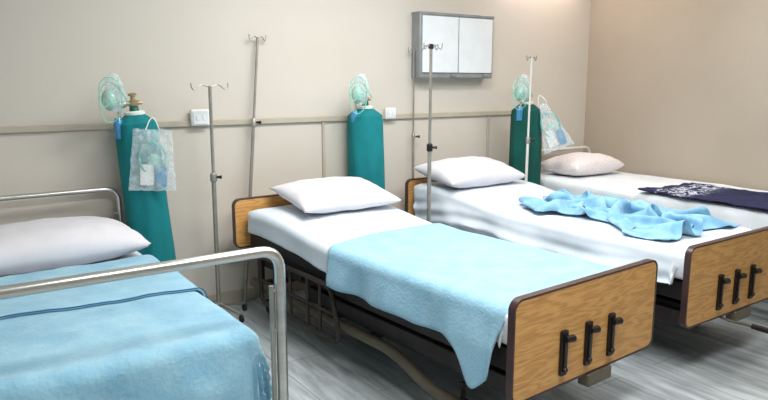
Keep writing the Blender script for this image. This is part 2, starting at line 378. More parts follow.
BL = 2.47
def slope(zh, zf, t0=0.25, t1=1.25):
    def f(t):
        k = max(0, min(1, (t-t0)/(t1-t0))); k = k*k*(3-2*k)
        return zh+(zf-zh)*k
    return f
TOP2, TOP3 = slope(0.745, 0.67), slope(0.785, 0.70)
def wooden_bed(label, loc, rz, sheet_seed, mat_top, rail_dz=0.0, slope_drop=0.0, swag=0.004, hw=0.99, hoff=0.0, fold=0.010, drop=0.19, crank_out=None, slots=(-0.205, -0.029, 0.145)):
    t = thing('hospital_bed', label, 'bed', loc, rz)
    board('headboard', t, hw, 0.47, 0.815, 0.0).location.x = hoff
    fb = board('footboard', t, 1.05, 0.30, 0.75, -BL)
    yf = -BL-0.017
    for x in slots:      # folded crank handles in their black slots
        MB().prism(rrect(x-0.021, x+0.021, 0.352, 0.555, 0.006, 3), yf-0.012, yf).build('crank_slot', M['black'], fb)
        h = MB(); h.box(x-0.008, x+0.008, yf-0.019, yf-0.012, 0.375, 0.54)
        h.lathe([(0.010, 0), (0.013, 0.004), (0.013, 0.016), (0.010, 0.02)], (x, yf-0.026, 0.38), 12, 'y')
        h.tube([(x-0.006, yf-0.020, 0.518), (x+0.044, yf-0.022, 0.515)], [0.014, 0.017], 12)
        h.build('crank_handle', M['black'], fb)
    # mattress and its sheet
    y0, y1, w = -0.06, -BL+0.05, 0.462
    def slab(u, v):
        q = 2*PI*u; c, s_ = math.cos(q), math.sin(q); tt = -y0+(y0-y1)*v
        cxp = math.copysign(abs(c)**0.25, c)*w*(1 if 0.001 < v < 0.999 else 1)
        zt = mat_top(tt)-0.006
        return (cxp, -tt, zt-0.08+math.copysign(abs(s_)**0.25, s_)*0.08)
    mb = MB().grid(slab, 40, 30)
    n = 41; mb.f.append(tuple(range(40))); mb.f.append(tuple(reversed(range(30*n, 30*n+40))))
    ma = mb.build('mattress', M['sheet'], t)
    fn = drape_fn(w+0.008, 0.10, BL-0.075, mat_top, -w-drop, w+0.19, 0.05, BL-0.04, r=0.055, amp=0.007, fold=fold, foldk=9, seed=sheet_seed, flare=0.0, swag=swag)
    fn0 = fn
    def fn(u, v):
        x, y, z = fn0(u, v); t_ = 0.05+(BL-0.09)*v
        lim = mat_top(t_)-0.055-drop+slope_drop*v+0.008*nz(t_*3, u)
        return (x, y, max(z, lim))
    MB().grid(fn, 110, 110).build('bed_sheet', M['sheet'], ma, solid=0.004)
    # sprung platform under the mattress
    p = MB()
    bot = lambda yy: mat_top(-yy)-0.172
    for xa, xb, dz in ((-0.445, -0.415, 0.10), (0.415, 0.445, 0.10), (-0.415, 0.415, 0.014)):
        def strip(u, v, xa=xa, xb=xb, dz=dz):
            k = [(xa, 0), (xb, 0), (xb, -dz), (xa, -dz), (xa, 0)][min(4, round(u*4))]; yy = y0+(y1-y0)*v
            return (k[0], yy, bot(yy)+k[1])
        p.grid(strip, 4, 24)
    for k in range(7):
        yy = -0.15-k*0.36; z = bot(yy); p.box(-0.415, 0.415, yy-0.018, yy+0.018, z-0.05, z-0.014)
    p.build('mattress_platform', M['dark_metal'], t, bevel=0.003)
    # lower chassis
    for x in (-0.42, 0.42):
        MB().tube(fillet([(x, -0.03, 0.22), (x, -BL+0.85, 0.22), (x, -BL+0.60, 0.12), (x, -BL+0.36, 0.12)], 0.15), 0.03, 10).build('chassis_rail', M['olive_metal'], t)
    for yy in (-0.12, -0.95, -1.35):
        MB().box(-0.375, 0.375, yy-0.02, yy+0.02, 0.20, 0.24).build('cross_member', M['brown_metal'], t, bevel=0.004)
    for yy in (-0.035, -BL+0.035):
        for x in (-0.36, 0.36):
            MB().box(x-0.02, x+0.02, yy-0.018, yy+0.018, 0.29 if yy < -1 else 0.19, 0.44 if yy < -1 else 0.52).build('corner_post', M['brown_metal'], t, bevel=0.004)
    # lifting levers and screw rods
    for x in (-0.30, 0.30):
        for yy, k in ((-0.55, 0.22), (-1.75, -0.22)):
            MB().tube([(x, yy, 0.25), (x, yy-k, 0.455)], 0.016, 8).build('lift_lever', M['brown_metal'], t)
    MB().box(-0.39, 0.39, -BL+0.10, -0.70, 0.255, 0.345).build('mechanism_shade_tray', M['dark_metal'], t, bevel=0.006)  # dark mechanism box, enlarged to block light and deepen the shade under the bed
    for x in (-0.33, 0.33):
        MB().box(x-0.02, x+0.02, -BL+0.06, -0.06, 0.325, 0.375).build('inner_rail', M['dark_metal'], t, bevel=0.004)
    for x in (-0.12, 0.03, 0.18):
        MB().tube([(x, -BL+0.02, 0.335), (x, -1.25, 0.36)], 0.012, 8).build('screw_rod', M['pole'], t)
    MB().box(-0.20, 0.27, -BL+0.022, -BL+0.09, 0.285, 0.36).build('gear_housing', M['dark_metal'], t, bevel=0.006)
    MB().box(-0.02, 0.16, -BL-0.03, -BL+0.03, 0.24, 0.30).build('pedal_bracket', M['olive_metal'], t, bevel=0.006)
    for x in (-0.36, 0.36):
        for yy in (-0.16, -BL+0.42): caster(t, x, yy)
    # folded-down side rails
    for s in (-1, 1):
        x = s*0.475
        zt, zb = 0.46+rail_dz, 0.15+rail_dz
        loop = fillet([(x, -0.6, zt), (x, -0.25, zt), (x, -0.25, zb), (x, -1.19, zb), (x, -1.09, zt), (x, -0.6, zt)], 0.06)
        sr = MB().tube(loop, 0.015, 8)
        for yy in (-0.44, -0.64, -0.84, -0.98): sr.tube([(x, yy, zb), (x, yy, zt)], 0.010, 6)
        sr.tube([(x, -0.26, 0.30+rail_dz), (x, -1.12, 0.30+rail_dz)], 0.009, 6)
        o = sr.build('side_rail', M['brown_metal'], t)
        for yy in (-0.45, -0.75):
            MB().box(min(x, s*0.44), max(x, s*0.44), yy-0.02, yy+0.02, zt-0.05, zt-0.012).build('rail_bracket', M['dark_metal'], o, bevel=0.003)
    if crank_out is not None:
        x = crank_out
        k = MB().tube(fillet([(x, -BL+0.03, 0.29), (x, -BL-0.06, 0.28), (x+0.10, -BL-0.10, 0.25), (x+0.10, -BL-0.15, 0.25)], 0.02), 0.008, 8)
        o = k.build('crank', M['olive_metal'], t)
        MB().tube([(x+0.10, -BL-0.13, 0.25), (x+0.10, -BL-0.23, 0.25)], 0.016, 10).build('crank_grip', M['black'], o)
    return t

A2, A3 = R(4.3), R(1.6)
def head_center(flx, fly, w, a):   # from the foot-left corner of the footboard
    return (flx+math.cos(a)*w/2-math.sin(a)*BL, fly+math.sin(a)*w/2+math.cos(a)*BL, 0)
H2 = head_center(1.83, -2.72, 1.05, A2); H3 = head_center(3.205, -2.61, 1.05, A3)
wooden_bed('oak panelled hospital bed in the middle, pale blue blanket draped over its foot', H2, A2, 1.3, TOP2, hw=0.98, hoff=-0.05, drop=0.13)
wooden_bed('oak panelled hospital bed with the crumpled blue blanket on its white sheet', H3, A3, 5.1, TOP3, rail_dz=-0.06, slope_drop=0.20, swag=0.020, fold=0.024, drop=0.32, crank_out=-0.13)

def in_bed(H, a, x, y, z):
    return (H[0]+x*math.cos(a)-y*math.sin(a), H[1]+x*math.sin(a)+y*math.cos(a), z)

# blanket of bed 2: smooth, hanging over left side and foot corner
def blanket2():
    w, top = 0.482, (lambda t: TOP2(t)+0.013)
    f0 = drape_fn(w, 0.10, BL-0.075, top, -1, 1, 0, 3, r=0.06, amp=0.006, fold=0.014, foldk=12, seed=2.2, flare=0.10)
    def fn(u, v):
        kk = max(0, min(1, (v-0.72)/0.20)); kk = kk*kk*(3-2*kk)
        sl = -0.665-0.13*kk-0.004*math.sin(v*23)-0.04*kk*math.sin(v*30)
        s = sl+(0.72-sl)*u
        # the head edge runs straight across, then sweeps towards the foot on the hanging side
        t0 = 0.99+0.13*(max(0, (-0.06-s))/0.5)**1.3+0.05*s
        t1 = BL-0.05-0.03*max(0, 1-(u/0.25))
        t = t0+(t1-t0)*v
        return f0((s+1)/2, t/3)
    o = MB().grid(fn, 90, 90).build('blanket', M['blue'], None, solid=0.006)
    o.location = H2; o.rotation_euler = (0, 0, A2)
    tag(o, 'smooth pale blue blanket hanging over the side of the middle bed', 'blanket')
blanket2()

# ------------------------------------------------------------------ tube framed beds (far left and far right)
def tube_bed(label, loc, rz, L, w, head_z, foot_z, mat_top, mat_th, sheet_m, seed, foot_w=None, metal='chrome'):
    t = thing('tube_frame_bed', label, 'bed', loc, rz)
    hw = w/2
    def end(name, y, z, r, hw):
        o = MB().tube(fillet([(-hw, y, 0.03), (-hw, y, z), (hw, y, z), (hw, y, 0.03)], 0.085, 8), r, 12).build(name, M[metal], t)
        for x in (-hw, hw):
            MB().lathe([(r+0.006, 0), (r+0.008, 0.01), (r+0.006, 0.05), (r, 0.06)], (x, y, 0), 12).build('rubber_foot', M['rubber'], o)
        MB().tube([(-hw, y, z-0.62), (hw, y, z-0.62)], r*0.7, 10).build('cross_bar', M[metal], o)
        for x in (-hw+0.035, hw-0.035):
            k = MB().tube([(x, y+0.004, z-0.14), (x, y+0.004, z-0.62)], r*0.5, 8)
            k.tube([(x, y+0.004, z-0.16), (x+(0.035 if x > 0 else -0.035), y, z-0.16)], 0.007, 8)
            k.tube([(x, y+0.004, z-0.32), (x+(0.035 if x > 0 else -0.035), y, z-0.32)], 0.007, 8)
            k.build('inner_bar', M['pole'], o)
        return o
    end('head_rail', 0, head_z, 0.016, hw); end('foot_rail', -L, foot_z, 0.021, (foot_w or w)/2)
    zf = mat_top-mat_th
    for x in (-hw+0.03, hw-0.03):
        MB().box(x-0.018, x+0.018, -L+0.12, -0.018, zf-0.055, zf-0.005).build('side_frame', M['brown_metal'], t, bevel=0.004)
        MB().tube([(x-0.01, -0.01, 0.30), (x-0.01, -L+0.01, 0.30)], 0.014, 8).build('lower_rail', M['brown_metal'], t)
        for yy in (-0.25, -L+0.25): MB().tube([(x-0.01, yy, 0.30), (x-0.01, yy, zf-0.03)], 0.011, 8).build('strut', M['brown_metal'], t)
    s = MB()
    for k in range(8):
        y = -0.12-k*(L-0.24)/7; s.box(-hw+0.05, hw-0.05, y-0.02, y+0.02, zf-0.045, zf-0.012)
    s.build('slat_base', M['dark_metal'], t)
    mw_ = hw-0.008
    ma = MB().prism(rrect(-mw_, mw_, zf-0.004, mat_top-0.005, 0.045), -L+0.09, -0.05).build('mattress', M['sheet'], t)
    fn = drape_fn(mw_+0.006, 0.10, L-0.10, mat_top, -mw_-0.13, mw_+0.13, 0.04, L-0.09, r=0.05, amp=0.007, fold=0.006, foldk=9, seed=seed, flare=0)
    MB().grid(fn, 48, 70).build('bed_sheet', sheet_m, ma, solid=0.004)
    return t
A1, L1 = R(1.6), 2.19
H1 = (0.455, -0.10, 0)
tube_bed('steel tube hospital bed at far left with rounded foot rail', H1, A1, L1, 0.96, 0.93, 0.975, 0.62, 0.15, M['sheet'], 3.3, foot_w=1.05)
A4, L4 = R(0), 2.5
H4 = (4.985, -0.10, 0)
tube_bed('tube framed bed against the right wall, holding a navy blanket', H4, A4, L4, 0.97, 0.955, 0.93, 0.755, 0.17, M['teal_sheet'], 8.8, metal='pole_white')

def blanket1():
    w, top = 0.484, 0.640
    def layer(t0f, t1f, s0, s1, lift, name, parent=None, m=None, seed=4.0):
        f0 = drape_fn(w+lift, 0.10, L1-0.07, top+lift, -1, 1, 0, 3, r=0.06, amp=0.010, fold=0.018, foldk=11, seed=seed, flare=0.06)
        def fn(u, v):
            s = s0+(s1-s0)*u; t = t0f(s)+(t1f(s)-t0f(s))*v
            return f0((s+1)/2, t/3)
        o = MB().grid(fn, 80, 80).build(name, m or M['blue_deep'], parent, solid=0.008)
        return o
    o = layer(lambda s: 0.745-0.04*s, lambda s: L1+0.20, -0.76, 0.70, 0.0, 'blanket')
    o.location = H1; o.rotation_euler = (0, 0, A1)
    tag(o, 'fluffy sky blue blanket on the far left bed, top folded over', 'blanket')
    fo = layer(lambda s: 0.74-0.04*s, lambda s: 1.43+0.03*math.sin(s*5), -0.74, 0.56, 0.012, 'folded_flap', o, M['blue_deep'], 4.0)
    # darker hem along the edge of the fold
    f0 = drape_fn(w+0.02, 0.10, L1-0.07, top+0.013, -1, 1, 0, 3, r=0.06, amp=0.010, fold=0.018, foldk=11, seed=4.0, flare=0.06)
    pts = [f0((s+1)/2, (1.43+0.03*math.sin(s*5))/3) for s in [-0.73+1.28*k/60 for k in range(61)]]
    MB().tube(pts, 0.003, 6).build('hem', M['blue_hem'], o)
blanket1()

# ------------------------------------------------------------------ pillows
def pil(H, a, x, y, z, rz, w, l, h, seed, label, m=None, tilt=0, roll=0, pinch=0.10, full=0.62):
    p = in_bed(H, a, x, y, z)
    build_pillow('pillow', pillow_mb(w, l, h, seed, pinch=pinch, full=full), m or M['pillow'], p, (tilt, roll, a+rz), label)
pil(H1, A1, -0.02, -0.40, 0.630, R(1), 0.98, 0.66, 0.22, 1.0, 'wide white pillow at the head of the far left bed', pinch=0.04, full=0.5)
pil(H2, A2, 0.075, -0.33, 0.78, R(-4), 0.77, 0.56, 0.15, 2.0, 'plump white pillow on the middle bed between two cylinders', tilt=R(9), full=0.55)
pil(H3, A3, -0.085, -0.31, 0.815, R(0), 0.82, 0.50, 0.18, 3.4, 'white pillow beside the dark green covered cylinder', tilt=R(9), full=0.5)
pil(H4, A4, -0.02, -0.33, 0.772, R(2), 0.70, 0.46, 0.19, 4.5, 'speckled pale pillow on the bed by the right wall', M['pillow_dot'], full=0.45, pinch=0.06)

# ------------------------------------------------------------------ crumpled blanket on bed 3
# cloth shape of the heaped blanket: a 44 x 62 grid of points in millimetres
HEAP_X = (
    -428, -427, -406, -379, -354, -327, -301, -278, -270, -266, -246, -218, -196, -190, -192, -176, -148, -123, -110, -99, -77, -53, -46, -59, -59, -40, -13, 12, 37, 62, 86, 111, 136, 161, 181, 192, 216, 243, 269, 294, 320, 346, 373, 399,
    -456, -435, -410, -384, -358, -332, -305, -281, -271, -264, -244, -217, -198, -193, -189, -168, -141, -116, -97, -90, -81, -62, -43, -40, -41, -31, -6, 19, 44, 69, 94, 120, 144, 163, 176, 195, 219, 241, 264, 290, 316, 342, 369, 396,
    -466, -441, -415, -389, -362, -336, -309, -285, -272, -263, -243, -217, -200, -196, -185, -161, -135, -108, -85, -75, -74, -67, -46, -29, -24, -19, 1, 26, 52, 76, 102, 127, 146, 157, 174, 197, 217, 236, 260, 286, 312, 339, 366, 392,
    -473, -445, -419, -392, -366, -340, -314, -288, -273, -263, -242, -216, -202, -196, -179, -154, -129, -103, -76, -58, -58, -61, -50, -27, -11, -5, 10, 33, 59, 84, 109, 129, 139, 154, 177, 198, 212, 232, 257, 283, 309, 336, 362, 389,
    -475, -449, -422, -396, -370, -344, -318, -292, -274, -263, -241, -216, -203, -193, -172, -147, -122, -97, -71, -46, -37, -43, -45, -30, -7, 9, 20, 41, 66, 92, 112, 125, 137, 159, 179, 191, 205, 229, 255, 280, 306, 332, 358, 385,
    -478, -451, -425, -399, -373, -347, -321, -295, -275, -262, -239, -215, -201, -187, -164, -140, -115, -91, -65, -39, -20, -20, -29, -27, -8, 15, 29, 48, 72, 97, 113, 126, 145, 163, 172, 180, 199, 225, 251, 277, 303, 329, 355, 382,
    -481, -454, -428, -402, -376, -351, -325, -299, -276, -260, -237, -213, -197, -179, -155, -132, -107, -85, -61, -35, -11, 1, -7, -17, -9, 14, 34, 53, 78, 101, 116, 134, 152, 157, 157, 170, 195, 221, 246, 273, 298, 325, 351, 377,
    -484, -458, -432, -405, -380, -353, -328, -302, -277, -257, -234, -209, -190, -170, -146, -123, -103, -83, -59, -35, -12, 10, 13, 1, -4, 11, 36, 59, 82, 105, 125, 141, 144, 137, 141, 163, 190, 215, 241, 268, 294, 320, 344, 367,
    -489, -463, -436, -409, -382, -356, -330, -305, -279, -255, -232, -207, -185, -161, -139, -122, -107, -85, -60, -39, -19, 5, 22, 20, 11, 14, 38, 64, 89, 111, 126, 128, 121, 116, 130, 157, 183, 209, 235, 262, 287, 310, 330, 348,
    -494, -466, -440, -413, -386, -360, -334, -307, -281, -255, -230, -205, -180, -157, -143, -133, -114, -89, -68, -52, -30, -6, 16, 28, 26, 23, 40, 68, 93, 110, 111, 103, 95, 99, 122, 149, 175, 201, 228, 254, 275, 293, 311, 330,
    -492, -468, -441, -415, -390, -363, -336, -309, -283, -257, -230, -204, -179, -164, -158, -142, -118, -99, -87, -67, -43, -20, 0, 18, 29, 31, 42, 68, 90, 94, 86, 77, 72, 86, 114, 141, 167, 193, 218, 239, 255, 273, 294, 318,
    -472, -461, -440, -414, -389, -365, -339, -312, -286, -259, -231, -205, -188, -180, -168, -145, -127, -119, -106, -81, -58, -36, -18, -3, 11, 21, 36, 61, 74, 70, 60, 52, 54, 78, 106, 132, 158, 183, 202, 218, 237, 260, 284, 308,
    -440, -441, -434, -415, -389, -365, -341, -315, -288, -261, -234, -212, -202, -190, -169, -151, -145, -136, -116, -92, -70, -49, -34, -24, -12, 2, 25, 47, 51, 43, 34, 31, 45, 71, 97, 122, 147, 168, 185, 205, 229, 253, 275, 294,
    -410, -413, -416, -411, -391, -366, -342, -318, -291, -264, -238, -224, -213, -192, -170, -163, -159, -142, -117, -100, -83, -60, -44, -38, -32, -17, 8, 26, 25, 16, 11, 20, 44, 66, 89, 113, 137, 156, 177, 201, 225, 246, 263, 278,
    -381, -385, -389, -392, -388, -368, -343, -320, -295, -268, -247, -234, -215, -191, -180, -177, -163, -138, -114, -103, -92, -73, -54, -48, -43, -28, -7, 3, -2, -7, 2, 25, 51, 70, 87, 109, 133, 155, 177, 198, 219, 239, 259, 280,
    -353, -356, -361, -365, -369, -363, -346, -322, -297, -272, -253, -236, -212, -196, -191, -180, -157, -132, -107, -93, -91, -82, -65, -53, -43, -27, -16, -20, -23, -10, 12, 36, 62, 85, 100, 115, 138, 162, 183, 202, 222, 244, 267, 291,
    -325, -329, -332, -337, -342, -346, -342, -325, -300, -276, -256, -232, -213, -204, -194, -173, -149, -123, -98, -81, -78, -77, -66, -48, -30, -18, -22, -27, -20, -1, 23, 48, 72, 98, 118, 132, 150, 174, 198, 216, 234, 256, 280, 303,
    -297, -303, -306, -309, -313, -319, -324, -320, -301, -277, -253, -231, -217, -205, -186, -163, -139, -114, -89, -69, -60, -58, -48, -29, -14, -10, -13, -8, 1, 14, 34, 57, 81, 106, 131, 152, 168, 189, 213, 235, 252, 271, 294, 317,
    -272, -278, -283, -285, -287, -291, -296, -299, -292, -272, -247, -227, -213, -196, -175, -152, -129, -104, -79, -57, -44, -36, -23, -4, 10, 14, 14, 19, 28, 39, 49, 66, 89, 113, 138, 163, 185, 205, 227, 251, 272, 291, 310, 332,
    -268, -259, -260, -263, -264, -266, -269, -272, -271, -260, -239, -217, -200, -182, -162, -142, -118, -94, -69, -45, -28, -16, -2, 16, 30, 37, 41, 46, 54, 65, 73, 80, 95, 118, 144, 169, 195, 218, 241, 264, 288, 310, 329, 349,
    -276, -251, -238, -237, -239, -240, -241, -243, -244, -241, -227, -205, -186, -169, -150, -131, -108, -84, -60, -35, -17, -4, 15, 31, 39, 48, 62, 74, 82, 91, 99, 103, 107, 124, 149, 173, 200, 226, 251, 276, 300, 324, 347, 369,
    -278, -251, -226, -213, -212, -213, -213, -213, -214, -213, -208, -193, -175, -156, -139, -121, -99, -75, -50, -28, -11, 7, 26, 35, 40, 54, 76, 97, 111, 118, 124, 129, 130, 135, 154, 181, 207, 233, 258, 284, 309, 335, 359, 383,
    -276, -249, -222, -199, -187, -186, -186, -185, -185, -184, -182, -174, -159, -140, -121, -106, -88, -65, -41, -20, -3, 17, 27, 33, 46, 65, 87, 111, 133, 147, 151, 154, 156, 156, 166, 189, 215, 241, 266, 292, 318, 343, 368, 393,
    -271, -246, -220, -193, -170, -160, -158, -156, -155, -155, -154, -150, -138, -121, -102, -86, -72, -54, -32, -10, 8, 21, 31, 44, 61, 79, 98, 120, 145, 167, 178, 183, 183, 181, 183, 197, 223, 250, 275, 301, 327, 352, 378, 403,
    -271, -245, -218, -191, -164, -142, -130, -127, -126, -126, -126, -123, -115, -99, -81, -64, -52, -38, -19, 3, 20, 35, 50, 64, 77, 87, 99, 121, 147, 171, 193, 207, 210, 208, 206, 210, 231, 259, 285, 311, 336, 362, 388, 414,
    -273, -245, -217, -189, -162, -136, -113, -100, -96, -96, -97, -96, -89, -76, -58, -41, -28, -15, 0, 19, 38, 56, 70, 78, 77, 75, 92, 118, 142, 166, 190, 212, 228, 234, 233, 232, 242, 268, 295, 321, 348, 373, 399, 425,
    -272, -244, -216, -188, -160, -133, -106, -82, -69, -66, -67, -68, -63, -50, -34, -17, -2, 10, 23, 39, 57, 75, 81, 71, 60, 63, 88, 113, 134, 157, 182, 205, 226, 245, 255, 257, 259, 279, 306, 332, 357, 382, 407, 432,
    -270, -243, -216, -188, -159, -132, -106, -80, -57, -41, -38, -39, -35, -24, -8, 9, 24, 38, 50, 62, 76, 84, 71, 53, 46, 58, 85, 107, 126, 149, 174, 198, 217, 237, 259, 275, 282, 293, 316, 343, 366, 389, 410, 421,
    -269, -242, -214, -188, -161, -135, -109, -84, -59, -36, -21, -14, -10, 0, 16, 32, 50, 67, 81, 90, 91, 77, 55, 42, 42, 60, 80, 98, 116, 140, 165, 189, 210, 229, 250, 272, 291, 305, 326, 351, 373, 388, 392, 390,
    -267, -241, -215, -190, -166, -141, -116, -93, -68, -43, -21, -5, 6, 18, 29, 42, 62, 84, 105, 112, 99, 75, 54, 45, 50, 64, 70, 85, 105, 129, 155, 180, 204, 225, 244, 265, 287, 310, 331, 354, 367, 369, 365, 361,
    -269, -244, -221, -199, -175, -150, -128, -105, -81, -58, -35, -12, 6, 18, 25, 38, 59, 85, 110, 121, 106, 79, 62, 60, 67, 69, 62, 73, 94, 119, 144, 170, 196, 219, 240, 259, 280, 305, 328, 343, 345, 341, 337, 334,
    -273, -256, -236, -212, -187, -166, -144, -118, -96, -75, -51, -29, -14, -4, 5, 23, 48, 74, 99, 114, 109, 88, 79, 84, 85, 70, 55, 62, 82, 108, 134, 160, 186, 210, 232, 252, 272, 295, 315, 321, 317, 313, 311, 309,
    -294, -274, -250, -226, -206, -184, -158, -134, -114, -93, -69, -53, -43, -33, -18, 6, 32, 57, 80, 95, 101, 98, 104, 107, 95, 70, 51, 54, 72, 98, 124, 150, 176, 199, 218, 238, 261, 283, 295, 294, 290, 287, 284, 279,
    -313, -287, -264, -243, -222, -198, -172, -151, -132, -109, -90, -81, -72, -58, -36, -9, 17, 40, 59, 73, 88, 107, 122, 121, 99, 71, 50, 48, 63, 89, 115, 140, 165, 185, 205, 226, 249, 267, 271, 267, 264, 261, 259, 264,
    -321, -296, -274, -252, -231, -208, -183, -164, -144, -122, -112, -106, -90, -67, -44, -21, 2, 24, 39, 60, 85, 110, 127, 125, 100, 72, 50, 44, 55, 79, 106, 131, 153, 170, 191, 213, 235, 245, 244, 240, 237, 237, 249, 272,
    -316, -292, -269, -246, -227, -210, -189, -168, -146, -129, -117, -104, -88, -67, -44, -27, -10, 12, 32, 58, 86, 113, 131, 125, 101, 73, 50, 40, 47, 70, 97, 120, 138, 155, 176, 198, 215, 218, 215, 213, 218, 233, 256, 282,
    -296, -278, -255, -230, -210, -196, -183, -163, -140, -119, -101, -86, -78, -61, -36, -20, -12, 5, 29, 57, 86, 114, 129, 122, 101, 73, 49, 37, 41, 65, 93, 110, 120, 137, 159, 179, 190, 190, 190, 200, 218, 241, 266, 291,
    -269, -256, -238, -213, -189, -172, -162, -149, -126, -102, -81, -67, -62, -49, -24, -3, 1, 7, 27, 56, 86, 114, 128, 122, 102, 74, 49, 35, 38, 63, 90, 103, 105, 121, 145, 160, 164, 170, 184, 207, 230, 253, 277, 301,
    -243, -230, -216, -199, -175, -153, -137, -125, -109, -84, -62, -50, -47, -36, -12, 12, 22, 22, 31, 56, 86, 114, 129, 124, 103, 76, 50, 34, 36, 60, 86, 94, 95, 113, 136, 150, 157, 172, 194, 219, 243, 266, 290, 313,
    -227, -213, -197, -183, -166, -146, -124, -106, -91, -69, -49, -39, -38, -27, -4, 23, 40, 43, 42, 58, 86, 114, 131, 126, 106, 79, 53, 36, 34, 55, 73, 79, 89, 111, 134, 153, 167, 185, 208, 233, 257, 281, 304, 327,
    -227, -211, -192, -175, -159, -144, -125, -102, -82, -61, -45, -41, -38, -23, 1, 27, 49, 59, 59, 62, 85, 112, 131, 129, 110, 83, 57, 40, 32, 40, 52, 70, 94, 117, 138, 162, 184, 204, 226, 249, 273, 297, 321, 343,
    -247, -228, -207, -186, -167, -150, -133, -112, -88, -68, -57, -52, -40, -20, 1, 23, 44, 61, 68, 68, 83, 107, 128, 130, 114, 87, 63, 42, 25, 25, 45, 72, 101, 127, 151, 174, 199, 223, 244, 266, 290, 314, 338, 362,
    -270, -249, -227, -206, -187, -168, -149, -128, -105, -88, -74, -57, -38, -21, -5, 16, 33, 46, 59, 66, 75, 97, 121, 127, 115, 91, 64, 41, 29, 35, 52, 78, 107, 136, 163, 188, 212, 236, 260, 283, 306, 330, 354, 378,
    -290, -268, -246, -225, -207, -188, -168, -146, -125, -105, -83, -62, -45, -32, -17, 6, 23, 29, 40, 55, 66, 86, 111, 121, 114, 92, 68, 54, 51, 53, 62, 86, 114, 142, 170, 197, 224, 249, 272, 296, 320, 344, 365, 381,
    -307, -283, -261, -243, -225, -206, -185, -163, -141, -118, -96, -79, -66, -53, -33, -10, 7, 14, 21, 37, 53, 74, 98, 110, 109, 92, 83, 81, 79, 74, 76, 93, 120, 148, 176, 203, 230, 256, 281, 305, 330, 350, 360, 357,
    -315, -291, -275, -260, -242, -221, -200, -179, -157, -137, -120, -106, -92, -74, -51, -31, -15, -3, 6, 19, 37, 59, 81, 94, 99, 102, 107, 109, 107, 101, 96, 102, 125, 154, 180, 207, 234, 261, 285, 310, 331, 338, 335, 329,
    -303, -299, -291, -279, -260, -239, -218, -197, -178, -161, -147, -133, -115, -92, -70, -51, -37, -24, -11, 3, 21, 42, 62, 79, 96, 110, 116, 121, 129, 127, 120, 117, 132, 159, 185, 212, 238, 264, 289, 309, 315, 312, 307, 302,
    -308, -318, -313, -300, -281, -260, -238, -219, -203, -188, -173, -152, -128, -105, -84, -67, -57, -47, -32, -16, 3, 24, 44, 66, 85, 97, 102, 111, 129, 145, 145, 138, 141, 165, 191, 216, 241, 267, 287, 293, 289, 285, 280, 274,
    -337, -341, -336, -322, -301, -279, -260, -243, -227, -209, -187, -162, -135, -115, -96, -75, -64, -61, -51, -35, -15, 7, 28, 47, 60, 69, 77, 92, 114, 136, 153, 157, 156, 170, 195, 221, 246, 266, 272, 268, 263, 260, 255, 250,
    -368, -368, -359, -342, -319, -298, -280, -263, -242, -218, -192, -166, -139, -118, -104, -86, -70, -64, -61, -49, -29, -9, 6, 19, 30, 40, 53, 74, 97, 119, 138, 155, 166, 175, 197, 223, 246, 254, 249, 242, 238, 235, 238, 252,
    -399, -393, -379, -357, -334, -314, -295, -272, -246, -220, -194, -168, -141, -118, -103, -95, -83, -72, -67, -57, -42, -31, -22, -11, 0, 13, 34, 59, 81, 101, 120, 140, 159, 174, 194, 220, 236, 232, 224, 218, 214, 219, 237, 262,
    -429, -413, -392, -369, -346, -324, -300, -274, -248, -222, -196, -170, -144, -118, -104, -105, -102, -91, -80, -69, -62, -57, -50, -40, -27, -6, 21, 45, 68, 87, 104, 123, 144, 164, 188, 211, 217, 208, 200, 194, 199, 219, 244, 270,
    -443, -425, -402, -378, -354, -330, -303, -278, -251, -225, -199, -173, -146, -123, -116, -124, -125, -116, -103, -94, -89, -85, -77, -61, -39, -13, 12, 34, 56, 76, 93, 111, 131, 154, 179, 195, 193, 183, 178, 183, 203, 228, 253, 278,
    -430, -427, -408, -383, -358, -333, -307, -281, -255, -229, -203, -176, -150, -135, -138, -148, -151, -143, -130, -119, -115, -109, -93, -69, -43, -17, 10, 29, 45, 64, 83, 101, 121, 145, 166, 172, 166, 161, 169, 189, 213, 238, 263, 288,
    -402, -414, -409, -387, -360, -335, -310, -285, -258, -233, -207, -180, -157, -154, -162, -171, -170, -164, -153, -140, -131, -118, -95, -69, -43, -17, 10, 32, 42, 52, 69, 89, 111, 133, 146, 145, 143, 155, 177, 201, 225, 248, 273, 298,
    -377, -392, -400, -389, -364, -338, -314, -287, -262, -238, -211, -185, -175, -180, -184, -178, -168, -166, -164, -150, -134, -115, -91, -65, -40, -15, 12, 38, 53, 55, 61, 77, 100, 118, 126, 131, 144, 166, 190, 213, 237, 260, 285, 309,
    -355, -370, -381, -384, -368, -343, -317, -291, -268, -243, -217, -197, -199, -202, -190, -166, -150, -148, -153, -149, -131, -108, -84, -61, -36, -11, 15, 42, 65, 72, 68, 73, 91, 113, 124, 136, 157, 179, 202, 226, 249, 273, 297, 321,
    -354, -351, -359, -369, -367, -347, -321, -296, -273, -247, -224, -218, -218, -205, -182, -156, -133, -124, -126, -129, -122, -103, -77, -54, -31, -6, 19, 46, 73, 90, 88, 84, 91, 114, 133, 151, 171, 193, 216, 239, 262, 286, 310, 334,
    -361, -339, -338, -345, -351, -346, -325, -301, -276, -251, -236, -233, -220, -197, -172, -148, -122, -102, -98, -99, -101, -94, -72, -47, -23, -1, 24, 50, 76, 102, 111, 107, 105, 120, 145, 167, 187, 208, 230, 252, 276, 300, 324, 347,
    -362, -334, -319, -319, -326, -333, -324, -303, -276, -255, -244, -232, -210, -186, -162, -138, -113, -87, -72, -70, -72, -73, -64, -42, -17, 6, 29, 55, 80, 107, 127, 133, 130, 135, 156, 181, 202, 222, 244, 267, 290, 314, 337, 361,
